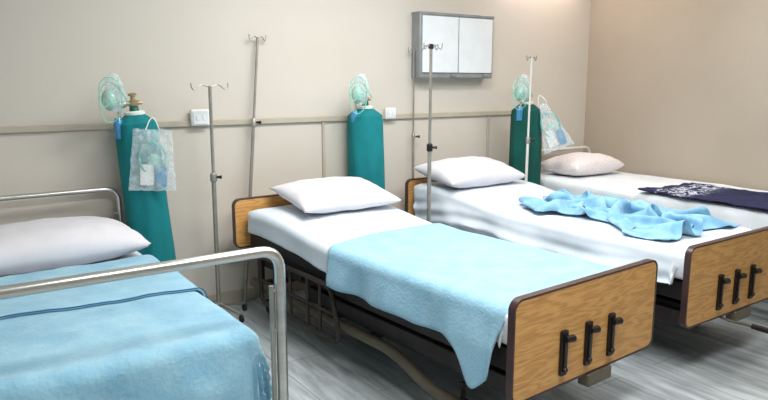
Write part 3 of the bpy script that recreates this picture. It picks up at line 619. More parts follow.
    -362, -334, -309, -297, -302, -313, -316, -299, -273, -253, -240, -222, -199, -175, -152, -129, -105, -78, -53, -42, -42, -45, -47, -36, -11, 14, 35, 60, 85, 110, 136, 154, 158, 158, 168, 192, 216, 237, 259, 281, 304, 328, 351, 375,
    -364, -337, -309, -279, -277, -291, -304, -295, -267, -244, -231, -209, -186, -164, -141, -118, -94, -71, -44, -19, -13, -16, -23, -26, -8, 21, 44, 66, 91, 116, 141, 168, 186, 184, 184, 201, 229, 253, 274, 296, 319, 342, 365, 388,
)
HEAP_Y = (
    -601, -627, -632, -632, -631, -627, -623, -616, -609, -603, -599, -600, -606, -617, -630, -642, -650, -654, -645, -632, -620, -607, -589, -567, -551, -550, -556, -564, -571, -576, -583, -590, -598, -606, -618, -640, -652, -653, -649, -643, -638, -635, -632, -630,
    -603, -605, -605, -604, -601, -598, -594, -589, -583, -577, -573, -574, -581, -592, -605, -615, -623, -627, -625, -611, -595, -582, -567, -550, -532, -525, -529, -536, -542, -548, -555, -562, -571, -584, -603, -619, -625, -625, -621, -616, -611, -607, -604, -600,
    -582, -579, -578, -576, -573, -570, -566, -561, -555, -549, -546, -547, -555, -567, -578, -587, -595, -602, -603, -592, -573, -555, -542, -529, -514, -502, -502, -507, -513, -520, -527, -535, -548, -566, -583, -594, -598, -597, -593, -588, -583, -579, -575, -572,
    -554, -552, -549, -548, -544, -541, -538, -533, -527, -521, -518, -521, -529, -540, -551, -559, -567, -574, -579, -573, -554, -532, -515, -504, -493, -480, -476, -478, -485, -491, -499, -511, -528, -546, -559, -566, -571, -570, -565, -560, -555, -550, -547, -543,
    -526, -523, -521, -519, -516, -513, -510, -505, -499, -493, -491, -493, -502, -512, -523, -531, -539, -546, -552, -552, -538, -515, -492, -477, -468, -458, -451, -451, -456, -464, -474, -489, -506, -520, -531, -541, -546, -542, -537, -531, -527, -522, -519, -515,
    -498, -495, -493, -490, -487, -484, -481, -477, -472, -465, -463, -467, -475, -485, -494, -504, -511, -518, -525, -527, -518, -499, -474, -453, -441, -433, -427, -424, -428, -437, -450, -465, -480, -493, -509, -520, -520, -515, -509, -503, -498, -494, -490, -486,
    -469, -467, -464, -461, -458, -455, -452, -449, -444, -439, -436, -440, -447, -457, -466, -475, -483, -491, -501, -501, -496, -480, -458, -433, -416, -406, -400, -396, -401, -412, -425, -438, -453, -473, -491, -498, -494, -488, -481, -475, -470, -465, -461, -457,
    -443, -438, -436, -432, -429, -427, -423, -420, -417, -412, -409, -412, -420, -428, -437, -446, -457, -470, -478, -476, -470, -458, -438, -414, -392, -379, -373, -370, -376, -386, -398, -413, -434, -458, -474, -473, -467, -460, -454, -447, -442, -438, -436, -437,
    -415, -410, -407, -403, -401, -397, -395, -392, -389, -386, -383, -385, -392, -399, -408, -422, -437, -447, -450, -449, -443, -431, -415, -394, -371, -353, -346, -344, -349, -359, -374, -395, -421, -445, -452, -447, -440, -432, -426, -421, -416, -417, -425, -437,
    -387, -384, -380, -375, -372, -369, -366, -363, -360, -358, -357, -359, -363, -370, -385, -403, -415, -420, -425, -426, -419, -406, -390, -372, -350, -330, -318, -317, -322, -336, -357, -383, -410, -429, -428, -421, -412, -405, -399, -395, -399, -411, -423, -431,
    -358, -357, -355, -349, -344, -341, -337, -335, -332, -330, -329, -330, -335, -347, -367, -380, -388, -396, -408, -407, -395, -382, -365, -347, -327, -307, -293, -289, -298, -319, -345, -373, -399, -408, -402, -393, -386, -379, -375, -382, -396, -408, -411, -408,
    -342, -333, -328, -324, -318, -313, -309, -306, -304, -302, -300, -302, -311, -329, -344, -353, -364, -380, -391, -385, -372, -360, -343, -323, -303, -283, -269, -267, -283, -309, -335, -363, -383, -383, -376, -367, -359, -357, -365, -379, -387, -389, -387, -382,
    -344, -319, -303, -296, -292, -286, -282, -278, -275, -274, -273, -277, -291, -306, -316, -328, -346, -361, -367, -365, -356, -343, -324, -303, -282, -261, -247, -250, -272, -298, -324, -348, -360, -360, -352, -342, -337, -343, -355, -362, -363, -363, -368, -380,
    -341, -315, -290, -272, -263, -259, -254, -249, -246, -245, -246, -255, -269, -279, -289, -307, -326, -336, -340, -343, -341, -329, -309, -285, -262, -240, -227, -235, -261, -287, -310, -326, -334, -336, -331, -322, -319, -328, -335, -336, -338, -347, -362, -380,
    -336, -310, -284, -258, -240, -231, -226, -221, -218, -217, -221, -232, -242, -252, -267, -287, -300, -308, -314, -317, -317, -311, -295, -271, -247, -224, -213, -226, -252, -273, -290, -301, -308, -309, -305, -301, -299, -304, -308, -315, -322, -334, -347, -361,
    -331, -305, -279, -252, -228, -208, -198, -193, -189, -190, -197, -206, -215, -228, -246, -262, -271, -280, -288, -291, -289, -286, -280, -262, -241, -225, -223, -229, -239, -251, -263, -275, -284, -289, -283, -274, -272, -277, -283, -291, -300, -311, -323, -334,
    -329, -301, -274, -247, -221, -195, -174, -165, -161, -164, -171, -178, -189, -206, -222, -234, -244, -253, -262, -266, -264, -258, -257, -257, -252, -248, -249, -244, -230, -225, -237, -249, -259, -266, -266, -256, -248, -252, -261, -267, -274, -285, -297, -310,
    -324, -297, -269, -242, -214, -187, -160, -140, -133, -135, -143, -152, -165, -180, -195, -207, -217, -226, -236, -242, -242, -236, -235, -248, -267, -277, -275, -260, -235, -216, -214, -223, -234, -240, -246, -245, -236, -233, -239, -248, -254, -261, -273, -288,
    -310, -289, -263, -235, -208, -180, -153, -126, -110, -108, -115, -125, -139, -153, -168, -180, -190, -200, -209, -217, -221, -219, -223, -238, -262, -283, -287, -270, -245, -223, -205, -199, -205, -212, -218, -223, -225, -222, -221, -228, -238, -243, -251, -266,
    -284, -275, -255, -228, -201, -175, -147, -119, -95, -84, -89, -99, -112, -129, -145, -154, -163, -173, -182, -192, -198, -202, -210, -227, -250, -275, -288, -276, -251, -229, -206, -186, -179, -183, -189, -195, -202, -207, -207, -209, -217, -226, -233, -244,
    -255, -253, -243, -222, -194, -169, -143, -116, -89, -68, -64, -75, -91, -111, -123, -128, -137, -146, -156, -166, -172, -180, -191, -213, -237, -260, -278, -277, -254, -230, -208, -183, -160, -155, -161, -167, -174, -181, -188, -192, -198, -204, -214, -226,
    -226, -227, -226, -214, -190, -164, -139, -114, -87, -61, -47, -55, -75, -92, -100, -102, -110, -119, -129, -138, -146, -156, -173, -198, -222, -244, -259, -266, -255, -230, -206, -182, -155, -135, -133, -139, -147, -154, -161, -169, -176, -183, -191, -203,
    -197, -199, -201, -198, -185, -160, -134, -110, -85, -58, -38, -37, -55, -74, -82, -82, -84, -92, -102, -111, -120, -136, -158, -182, -205, -224, -237, -245, -245, -229, -205, -180, -153, -127, -111, -112, -119, -126, -134, -141, -150, -158, -167, -177,
    -170, -172, -174, -175, -173, -156, -130, -107, -83, -56, -32, -23, -37, -57, -71, -70, -63, -66, -75, -85, -98, -118, -141, -163, -183, -200, -211, -220, -224, -217, -200, -176, -150, -123, -97, -87, -92, -99, -107, -114, -123, -132, -141, -151,
    -144, -144, -145, -148, -149, -145, -128, -104, -80, -54, -29, -15, -22, -42, -60, -65, -55, -45, -49, -62, -79, -99, -120, -140, -158, -175, -188, -195, -196, -192, -183, -166, -143, -117, -89, -67, -64, -71, -80, -88, -97, -106, -115, -127,
    -117, -116, -117, -119, -121, -122, -117, -102, -77, -52, -27, -9, -10, -27, -48, -60, -55, -40, -31, -41, -58, -78, -98, -117, -137, -156, -167, -169, -168, -163, -156, -146, -130, -109, -83, -56, -41, -45, -53, -62, -71, -81, -91, -101,
    -89, -89, -90, -91, -93, -94, -93, -89, -73, -50, -25, -5, -1, -14, -36, -54, -57, -45, -27, -24, -38, -58, -76, -95, -116, -135, -142, -142, -141, -136, -128, -117, -106, -93, -74, -50, -26, -20, -26, -36, -46, -57, -66, -73,
    -61, -61, -63, -64, -65, -65, -64, -61, -53, -41, -22, -3, 6, -1, -21, -42, -56, -52, -35, -18, -21, -36, -53, -73, -93, -111, -116, -116, -116, -108, -101, -90, -79, -68, -56, -39, -18, -1, -2, -10, -21, -30, -39, -48,
    -33, -34, -35, -37, -37, -37, -35, -30, -23, -14, -4, 8, 17, 13, -6, -28, -45, -52, -43, -22, -8, -12, -27, -48, -70, -87, -91, -92, -90, -82, -73, -64, -52, -40, -28, -16, -2, 13, 19, 14, 6, -5, -23, -47,
    -6, -6, -7, -10, -14, -13, -9, -3, 7, 17, 25, 32, 36, 26, 3, -18, -33, -36, -32, -17, 4, 10, -3, -24, -47, -64, -70, -68, -62, -54, -45, -36, -26, -14, -2, 10, 22, 33, 40, 39, 29, 9, -17, -44,
    22, 21, 16, 8, 7, 11, 15, 22, 32, 41, 47, 56, 51, 30, 4, -17, -26, -21, -7, 6, 20, 27, 16, -6, -29, -42, -45, -42, -35, -26, -18, -9, 1, 11, 23, 36, 48, 60, 66, 60, 41, 15, -13, -40,
    49, 37, 27, 26, 31, 33, 38, 47, 55, 56, 61, 68, 50, 22, -3, -17, -12, 1, 17, 33, 42, 46, 33, 9, -10, -18, -18, -14, -6, 2, 10, 18, 28, 38, 48, 60, 72, 84, 85, 71, 46, 18, -9, -36,
    55, 44, 43, 47, 49, 52, 60, 71, 72, 71, 75, 65, 40, 15, -4, -1, 11, 25, 39, 53, 65, 67, 49, 25, 11, 9, 10, 15, 22, 29, 37, 45, 55, 64, 73, 83, 97, 106, 99, 77, 49, 22, -3, -29,
    59, 61, 65, 67, 70, 77, 85, 92, 90, 90, 83, 59, 35, 18, 13, 23, 35, 48, 59, 70, 85, 86, 65, 44, 37, 37, 40, 44, 50, 57, 63, 71, 80, 87, 97, 107, 120, 125, 109, 81, 55, 30, 7, -11,
    85, 87, 90, 93, 98, 104, 111, 115, 115, 110, 90, 63, 49, 42, 41, 48, 59, 71, 79, 89, 97, 92, 77, 69, 66, 66, 68, 72, 77, 84, 89, 97, 103, 104, 112, 126, 141, 138, 116, 89, 65, 42, 27, 17,
    118, 113, 113, 114, 121, 130, 139, 142, 140, 126, 106, 88, 75, 65, 62, 74, 86, 97, 104, 105, 105, 103, 100, 98, 96, 97, 99, 101, 106, 111, 115, 119, 120, 122, 129, 144, 157, 145, 122, 99, 78, 64, 54, 45,
    138, 137, 132, 127, 131, 146, 162, 167, 160, 146, 129, 113, 99, 86, 80, 92, 111, 124, 129, 129, 129, 128, 128, 128, 127, 128, 129, 132, 135, 139, 141, 139, 135, 138, 148, 161, 166, 152, 132, 116, 103, 92, 82, 71,
    127, 145, 151, 147, 144, 154, 171, 186, 181, 168, 151, 133, 121, 108, 99, 106, 128, 148, 155, 155, 156, 156, 156, 157, 158, 159, 160, 162, 164, 167, 167, 163, 157, 160, 170, 176, 176, 166, 155, 144, 132, 120, 108, 96,
    110, 132, 152, 164, 168, 170, 180, 195, 200, 189, 172, 156, 143, 130, 121, 123, 141, 163, 179, 181, 182, 183, 184, 186, 188, 190, 190, 192, 192, 193, 192, 186, 181, 188, 197, 201, 200, 194, 183, 171, 158, 145, 132, 119,
    101, 123, 143, 164, 182, 194, 202, 210, 216, 210, 196, 180, 167, 154, 146, 145, 157, 177, 198, 206, 208, 210, 213, 215, 217, 219, 222, 223, 223, 221, 212, 205, 207, 214, 223, 225, 224, 218, 208, 195, 183, 169, 156, 142,
    108, 127, 145, 165, 186, 207, 224, 234, 239, 234, 221, 204, 190, 179, 173, 172, 182, 197, 216, 230, 235, 238, 242, 244, 247, 249, 252, 255, 254, 242, 225, 222, 225, 231, 243, 247, 241, 232, 226, 219, 206, 193, 179, 163,
    129, 146, 162, 179, 199, 219, 240, 256, 263, 257, 241, 225, 215, 206, 195, 194, 208, 224, 239, 252, 261, 267, 272, 274, 275, 277, 282, 284, 276, 255, 244, 242, 240, 242, 251, 261, 261, 248, 240, 237, 229, 214, 199, 182,
    153, 168, 183, 200, 218, 237, 256, 273, 278, 268, 258, 251, 242, 225, 209, 210, 227, 247, 266, 278, 286, 294, 300, 303, 304, 305, 308, 304, 286, 272, 270, 267, 263, 262, 263, 268, 273, 269, 260, 252, 245, 233, 219, 207,
    177, 191, 205, 222, 240, 259, 275, 284, 284, 281, 281, 274, 256, 234, 217, 223, 243, 265, 287, 303, 311, 320, 329, 332, 333, 332, 329, 313, 293, 291, 295, 292, 292, 290, 288, 288, 288, 287, 283, 275, 266, 256, 245, 234,
    207, 216, 224, 239, 259, 275, 287, 292, 296, 303, 298, 279, 254, 231, 224, 239, 260, 282, 304, 323, 335, 346, 356, 360, 359, 358, 343, 318, 301, 305, 318, 321, 321, 319, 317, 316, 313, 311, 307, 302, 293, 282, 267, 246,
    241, 244, 246, 253, 270, 284, 295, 307, 315, 310, 291, 268, 244, 231, 239, 258, 278, 300, 322, 342, 356, 370, 378, 384, 385, 379, 355, 326, 307, 308, 328, 345, 349, 349, 347, 345, 342, 339, 334, 329, 318, 300, 278, 253,
    277, 271, 266, 268, 282, 297, 312, 324, 320, 302, 278, 257, 243, 244, 259, 278, 298, 319, 341, 361, 378, 392, 400, 407, 406, 390, 363, 336, 316, 312, 335, 361, 370, 372, 374, 373, 369, 366, 360, 351, 334, 309, 283, 257,
    307, 289, 282, 285, 300, 316, 328, 326, 310, 288, 270, 261, 261, 265, 276, 294, 317, 339, 360, 380, 396, 409, 421, 425, 412, 389, 362, 337, 327, 328, 349, 375, 390, 394, 397, 397, 396, 392, 385, 367, 342, 315, 290, 264,
    323, 303, 298, 305, 320, 332, 332, 318, 300, 288, 284, 285, 289, 291, 295, 310, 333, 357, 381, 400, 415, 430, 437, 426, 404, 380, 356, 338, 340, 353, 370, 391, 410, 419, 422, 424, 423, 417, 401, 376, 351, 325, 301, 279,
    327, 312, 313, 326, 339, 342, 332, 318, 312, 311, 313, 315, 317, 318, 319, 328, 348, 372, 396, 418, 436, 449, 440, 417, 395, 373, 353, 350, 362, 379, 397, 415, 432, 444, 450, 452, 450, 437, 413, 387, 362, 338, 318, 307,
    322, 323, 332, 346, 354, 350, 343, 339, 340, 342, 343, 344, 345, 346, 346, 350, 364, 388, 412, 434, 452, 456, 435, 410, 389, 369, 364, 372, 387, 404, 423, 441, 457, 469, 476, 479, 472, 450, 424, 400, 374, 355, 343, 334,
    331, 342, 355, 366, 371, 369, 369, 370, 370, 372, 373, 374, 374, 374, 374, 373, 382, 403, 428, 449, 463, 454, 430, 407, 389, 383, 388, 396, 409, 427, 446, 465, 482, 493, 501, 503, 488, 462, 437, 412, 392, 379, 370, 362,
    360, 369, 379, 389, 395, 397, 399, 400, 401, 402, 403, 404, 404, 403, 397, 390, 397, 418, 443, 460, 463, 449, 430, 417, 412, 413, 416, 419, 428, 445, 465, 485, 503, 517, 525, 522, 501, 474, 451, 432, 418, 408, 398, 390,
    382, 396, 407, 416, 423, 426, 429, 431, 433, 433, 433, 434, 432, 426, 409, 399, 410, 433, 457, 469, 467, 457, 449, 445, 443, 442, 442, 445, 453, 466, 484, 503, 520, 535, 545, 537, 514, 490, 472, 458, 446, 435, 425, 416,
    395, 417, 434, 444, 451, 455, 459, 461, 463, 462, 461, 460, 457, 439, 413, 409, 425, 449, 473, 486, 486, 484, 480, 476, 473, 471, 470, 471, 480, 492, 508, 525, 540, 555, 561, 549, 529, 512, 499, 487, 475, 463, 452, 441,
    409, 433, 456, 471, 479, 484, 489, 492, 492, 489, 487, 486, 475, 450, 426, 426, 441, 464, 490, 509, 514, 514, 511, 507, 503, 499, 497, 496, 501, 517, 535, 552, 567, 577, 578, 569, 555, 541, 527, 513, 501, 490, 478, 467,
    430, 449, 473, 495, 508, 514, 518, 520, 518, 515, 513, 508, 489, 466, 450, 445, 453, 475, 502, 526, 539, 541, 540, 536, 532, 529, 524, 521, 522, 535, 558, 578, 595, 604, 604, 597, 583, 568, 554, 540, 528, 516, 504, 493,
    457, 468, 489, 515, 534, 543, 547, 549, 546, 542, 539, 526, 506, 491, 479, 470, 469, 484, 510, 537, 559, 567, 566, 565, 562, 558, 553, 548, 545, 551, 572, 598, 621, 630, 630, 623, 609, 594, 580, 567, 554, 542, 529, 517,
    484, 490, 506, 531, 556, 570, 576, 577, 574, 570, 562, 546, 531, 519, 508, 498, 491, 494, 516, 543, 569, 589, 594, 592, 590, 586, 582, 576, 572, 570, 584, 610, 637, 654, 654, 646, 634, 620, 606, 593, 579, 567, 555, 542,
    515, 514, 524, 546, 571, 591, 603, 606, 603, 597, 585, 572, 559, 546, 536, 525, 517, 513, 523, 549, 574, 599, 618, 621, 618, 615, 611, 605, 599, 595, 599, 617, 644, 669, 677, 672, 660, 646, 632, 618, 605, 592, 579, 567,
    541, 542, 546, 560, 586, 610, 627, 634, 631, 623, 612, 599, 585, 574, 563, 553, 544, 537, 535, 554, 580, 605, 631, 645, 647, 643, 639, 633, 628, 622, 620, 627, 649, 676, 696, 697, 686, 672, 657, 643, 630, 617, 605, 592,
    569, 570, 571, 573, 597, 624, 648, 660, 659, 649, 638, 625, 612, 601, 590, 581, 571, 564, 558, 558, 584, 612, 638, 664, 674, 672, 666, 662, 656, 651, 646, 641, 651, 678, 706, 720, 712, 697, 681, 668, 655, 642, 629, 617,
)
HEAP_Z = (
    4, 9, 20, 14, 4, 4, 5, 18, 44, 70, 89, 91, 76, 52, 27, 8, 6, 20, 44, 67, 81, 77, 58, 44, 22, 4, 4, 4, 4, 4, 4, 4, 4, 4, 8, 19, 24, 15, 6, 4, 4, 4, 4, 4,
    8, 18, 14, 6, 4, 4, 5, 14, 37, 63, 79, 80, 64, 40, 17, 5, 5, 11, 30, 52, 72, 81, 73, 55, 34, 13, 5, 4, 4, 4, 4, 4, 7, 16, 29, 37, 31, 15, 5, 4, 4, 4, 4, 4,
    17, 12, 6, 4, 4, 4, 4, 10, 32, 57, 72, 71, 54, 29, 9, 4, 4, 6, 17, 38, 57, 74, 80, 68, 47, 24, 10, 5, 4, 4, 4, 9, 20, 36, 48, 46, 29, 11, 4, 4, 4, 4, 4, 4,
    9, 5, 4, 4, 4, 4, 4, 7, 27, 52, 66, 63, 43, 19, 6, 4, 4, 4, 7, 25, 43, 59, 74, 76, 60, 37, 16, 6, 4, 4, 9, 21, 39, 55, 58, 45, 22, 7, 4, 4, 4, 4, 4, 4,
    4, 4, 4, 4, 4, 4, 4, 6, 22, 46, 59, 55, 33, 12, 4, 4, 4, 4, 4, 14, 32, 45, 59, 72, 69, 50, 27, 11, 5, 8, 20, 39, 57, 65, 55, 34, 13, 5, 4, 4, 4, 4, 4, 4,
    4, 4, 4, 4, 4, 4, 4, 5, 17, 39, 51, 46, 25, 8, 4, 4, 4, 4, 5, 8, 20, 36, 45, 60, 69, 60, 38, 19, 13, 19, 36, 55, 66, 61, 43, 21, 6, 4, 4, 4, 4, 4, 4, 4,
    4, 4, 4, 4, 4, 4, 4, 4, 11, 31, 43, 38, 18, 6, 4, 4, 6, 10, 15, 10, 10, 25, 36, 46, 61, 65, 48, 30, 25, 34, 51, 62, 59, 46, 28, 11, 4, 4, 4, 4, 4, 4, 5, 9,
    4, 4, 4, 4, 4, 4, 4, 4, 7, 20, 32, 29, 13, 5, 4, 7, 17, 28, 32, 20, 8, 13, 28, 36, 49, 64, 58, 44, 40, 49, 56, 51, 42, 33, 17, 5, 4, 4, 4, 4, 4, 6, 14, 26,
    6, 5, 4, 4, 4, 4, 4, 4, 4, 10, 19, 18, 8, 5, 10, 22, 37, 46, 42, 24, 8, 6, 15, 27, 38, 56, 63, 57, 54, 52, 43, 34, 32, 24, 9, 4, 4, 4, 4, 5, 9, 19, 34, 50,
    13, 13, 9, 6, 4, 4, 4, 4, 4, 5, 8, 8, 5, 11, 25, 42, 54, 53, 38, 17, 6, 4, 6, 14, 27, 44, 59, 60, 53, 39, 28, 28, 30, 16, 5, 4, 4, 4, 5, 11, 24, 39, 55, 72,
    14, 23, 22, 16, 9, 5, 4, 4, 4, 4, 4, 4, 10, 25, 43, 59, 60, 46, 25, 9, 4, 4, 4, 5, 13, 29, 47, 50, 38, 24, 24, 30, 25, 8, 4, 4, 4, 5, 12, 27, 43, 60, 74, 86,
    4, 20, 29, 30, 21, 11, 6, 4, 4, 4, 4, 8, 23, 42, 59, 63, 50, 31, 13, 6, 7, 9, 7, 5, 6, 17, 32, 32, 21, 20, 29, 30, 16, 5, 4, 4, 6, 14, 29, 46, 62, 73, 78, 76,
    4, 9, 22, 34, 34, 23, 11, 5, 4, 4, 6, 18, 38, 57, 65, 54, 35, 17, 7, 15, 23, 28, 22, 12, 8, 11, 17, 16, 13, 22, 30, 22, 9, 10, 12, 12, 18, 32, 49, 62, 69, 68, 61, 50,
    4, 5, 10, 23, 35, 33, 21, 9, 5, 5, 13, 32, 53, 64, 57, 38, 20, 7, 7, 26, 43, 49, 43, 31, 20, 13, 10, 8, 11, 23, 23, 11, 6, 21, 30, 32, 38, 53, 63, 64, 58, 47, 35, 24,
    4, 4, 4, 9, 22, 32, 30, 17, 9, 11, 26, 47, 61, 58, 42, 23, 9, 4, 7, 30, 53, 67, 65, 55, 44, 34, 25, 14, 7, 14, 9, 5, 6, 23, 41, 51, 58, 64, 58, 45, 34, 23, 13, 4,
    4, 4, 4, 4, 8, 20, 29, 25, 18, 23, 39, 57, 58, 44, 25, 10, 5, 4, 6, 27, 53, 76, 87, 82, 73, 63, 48, 27, 9, 6, 4, 4, 4, 13, 32, 51, 64, 65, 51, 32, 18, 8, 5, 4,
    6, 5, 4, 4, 4, 8, 18, 29, 30, 37, 51, 58, 46, 27, 11, 5, 4, 4, 6, 24, 50, 76, 99, 106, 96, 79, 57, 35, 21, 11, 5, 4, 4, 6, 18, 36, 54, 62, 54, 34, 15, 5, 4, 4,
    13, 13, 9, 5, 4, 4, 7, 20, 36, 47, 55, 50, 31, 13, 5, 4, 4, 4, 5, 20, 45, 72, 98, 113, 107, 83, 57, 40, 37, 28, 13, 5, 4, 4, 7, 18, 35, 50, 55, 44, 24, 9, 4, 4,
    10, 23, 24, 17, 10, 7, 4, 9, 26, 43, 50, 38, 20, 9, 7, 4, 4, 4, 5, 15, 37, 64, 87, 101, 99, 80, 53, 34, 31, 36, 28, 13, 5, 4, 4, 6, 15, 29, 42, 47, 37, 19, 7, 4,
    4, 20, 33, 33, 24, 14, 6, 5, 13, 32, 43, 34, 20, 16, 16, 6, 4, 4, 4, 12, 31, 55, 76, 85, 83, 70, 47, 24, 18, 28, 36, 27, 11, 5, 4, 4, 5, 11, 22, 33, 37, 30, 15, 4,
    4, 10, 26, 39, 36, 23, 11, 5, 6, 19, 36, 38, 34, 35, 26, 9, 4, 4, 4, 11, 30, 53, 68, 68, 60, 51, 39, 20, 8, 14, 29, 35, 24, 8, 4, 4, 4, 4, 7, 13, 22, 27, 23, 12,
    4, 5, 14, 31, 40, 32, 19, 8, 5, 11, 31, 49, 55, 52, 35, 15, 6, 4, 4, 14, 34, 51, 53, 44, 34, 28, 28, 24, 10, 6, 15, 28, 31, 19, 6, 4, 4, 4, 4, 5, 7, 12, 14, 11,
    4, 4, 6, 17, 33, 37, 29, 15, 6, 9, 27, 52, 67, 65, 49, 28, 12, 5, 5, 17, 34, 39, 30, 20, 13, 12, 22, 31, 24, 11, 7, 14, 24, 26, 13, 5, 4, 4, 4, 4, 4, 5, 5, 4,
    12, 5, 4, 7, 18, 32, 35, 25, 12, 12, 26, 51, 72, 77, 65, 44, 23, 9, 5, 16, 26, 19, 10, 6, 5, 10, 24, 38, 39, 27, 13, 8, 15, 23, 21, 8, 4, 4, 4, 4, 4, 4, 4, 4,
    4, 4, 4, 4, 7, 18, 31, 31, 21, 16, 27, 50, 75, 87, 80, 61, 40, 21, 7, 8, 10, 6, 4, 5, 9, 21, 39, 50, 48, 39, 29, 16, 10, 15, 23, 16, 5, 4, 4, 4, 4, 4, 5, 5,
    4, 4, 4, 4, 4, 7, 16, 26, 26, 21, 27, 48, 75, 92, 92, 76, 55, 37, 18, 7, 5, 4, 6, 14, 24, 39, 55, 57, 47, 36, 34, 32, 25, 20, 22, 23, 11, 4, 4, 4, 6, 8, 12, 14,
    4, 4, 4, 4, 4, 4, 6, 12, 21, 25, 30, 47, 74, 94, 101, 89, 68, 49, 33, 15, 5, 6, 16, 26, 36, 53, 62, 54, 37, 26, 26, 32, 39, 38, 33, 29, 21, 8, 4, 6, 13, 20, 22, 16,
    4, 4, 4, 4, 4, 4, 4, 4, 8, 18, 31, 47, 71, 94, 103, 97, 79, 58, 42, 27, 11, 14, 24, 33, 47, 65, 63, 45, 26, 18, 15, 22, 36, 48, 51, 45, 34, 19, 9, 12, 24, 28, 21, 4,
    4, 4, 4, 4, 6, 8, 8, 5, 4, 8, 21, 41, 66, 86, 94, 91, 80, 63, 45, 32, 17, 18, 30, 45, 63, 72, 56, 34, 16, 8, 7, 12, 25, 40, 54, 60, 54, 39, 27, 25, 27, 19, 9, 4,
    4, 4, 6, 11, 20, 23, 17, 6, 4, 6, 15, 35, 56, 67, 70, 68, 62, 55, 46, 36, 30, 33, 48, 65, 77, 70, 45, 24, 9, 4, 4, 6, 13, 27, 43, 58, 64, 56, 44, 32, 18, 8, 4, 4,
    4, 8, 18, 30, 37, 30, 15, 5, 6, 14, 26, 36, 37, 39, 42, 39, 32, 29, 33, 40, 49, 55, 70, 84, 85, 65, 39, 17, 6, 4, 4, 4, 6, 15, 29, 45, 59, 59, 45, 23, 7, 4, 6, 9,
    7, 24, 38, 45, 38, 21, 8, 5, 13, 31, 42, 33, 21, 22, 25, 17, 11, 12, 18, 34, 57, 74, 89, 92, 80, 61, 39, 15, 5, 4, 4, 4, 4, 10, 22, 36, 50, 50, 33, 12, 5, 8, 15, 20,
    29, 44, 50, 42, 24, 10, 5, 10, 27, 46, 46, 30, 21, 20, 13, 6, 5, 6, 16, 34, 57, 80, 90, 84, 71, 61, 43, 20, 6, 4, 4, 4, 5, 12, 27, 41, 48, 40, 20, 7, 8, 17, 23, 20,
    53, 58, 49, 31, 14, 5, 6, 19, 40, 51, 42, 31, 23, 13, 5, 4, 4, 6, 20, 38, 54, 66, 71, 67, 66, 66, 50, 25, 7, 4, 4, 4, 9, 22, 35, 48, 50, 33, 13, 8, 18, 25, 22, 7,
    68, 63, 47, 31, 16, 7, 7, 24, 42, 41, 30, 21, 12, 8, 7, 5, 4, 7, 23, 33, 36, 38, 44, 59, 71, 72, 56, 31, 9, 4, 4, 6, 18, 38, 53, 61, 52, 28, 14, 16, 24, 20, 9, 4,
    70, 72, 63, 49, 34, 19, 9, 18, 28, 21, 12, 8, 16, 26, 27, 15, 7, 5, 13, 13, 12, 16, 33, 59, 74, 74, 60, 36, 12, 4, 5, 14, 33, 54, 69, 70, 51, 28, 19, 20, 15, 8, 4, 4,
    60, 76, 80, 71, 56, 37, 21, 11, 10, 7, 5, 9, 30, 45, 47, 32, 18, 7, 5, 5, 5, 9, 30, 57, 73, 74, 63, 39, 14, 5, 7, 24, 49, 69, 80, 71, 47, 27, 16, 10, 5, 4, 4, 4,
    59, 68, 81, 85, 74, 55, 37, 18, 6, 4, 5, 15, 39, 58, 63, 50, 34, 18, 6, 4, 4, 7, 29, 55, 72, 74, 64, 42, 16, 5, 10, 31, 59, 79, 83, 66, 40, 18, 6, 4, 4, 4, 4, 4,
    62, 61, 66, 75, 78, 67, 50, 30, 11, 5, 7, 23, 47, 68, 77, 66, 48, 32, 13, 5, 4, 7, 27, 53, 70, 73, 63, 42, 16, 5, 12, 36, 63, 81, 82, 62, 34, 14, 5, 4, 4, 4, 4, 4,
    39, 42, 46, 52, 58, 61, 55, 39, 18, 7, 15, 35, 58, 79, 88, 80, 62, 44, 26, 9, 4, 6, 25, 50, 67, 72, 62, 41, 17, 5, 13, 37, 59, 71, 75, 62, 38, 19, 8, 4, 4, 4, 4, 4,
    9, 16, 21, 25, 30, 37, 41, 36, 20, 15, 29, 50, 73, 90, 93, 87, 75, 57, 37, 16, 5, 5, 22, 47, 66, 71, 62, 41, 17, 8, 16, 30, 39, 48, 58, 60, 51, 34, 18, 7, 4, 4, 4, 4,
    4, 5, 5, 6, 8, 13, 18, 17, 17, 28, 47, 67, 84, 89, 80, 72, 73, 67, 49, 26, 9, 5, 18, 44, 64, 71, 62, 44, 30, 25, 18, 14, 16, 22, 33, 44, 51, 47, 35, 19, 9, 7, 6, 5,
    4, 4, 4, 4, 4, 5, 7, 13, 27, 46, 63, 75, 77, 69, 56, 48, 53, 61, 56, 35, 12, 5, 15, 40, 64, 75, 69, 62, 55, 39, 17, 6, 5, 7, 12, 21, 32, 40, 42, 35, 26, 21, 19, 13,
    4, 4, 5, 6, 7, 10, 16, 28, 46, 61, 67, 62, 54, 45, 33, 24, 30, 44, 51, 37, 14, 5, 14, 38, 64, 81, 85, 85, 72, 46, 22, 8, 4, 4, 5, 6, 12, 23, 33, 40, 38, 32, 22, 7,
    4, 5, 12, 19, 21, 27, 37, 51, 62, 61, 51, 41, 36, 28, 13, 7, 12, 26, 37, 31, 13, 5, 14, 38, 64, 87, 101, 96, 76, 50, 26, 8, 4, 4, 4, 4, 5, 13, 25, 39, 39, 27, 12, 4,
    4, 7, 22, 38, 44, 51, 60, 66, 60, 46, 36, 33, 29, 17, 6, 4, 5, 10, 20, 22, 10, 6, 18, 40, 64, 85, 94, 87, 68, 44, 27, 14, 8, 8, 7, 6, 7, 16, 29, 36, 26, 12, 5, 4,
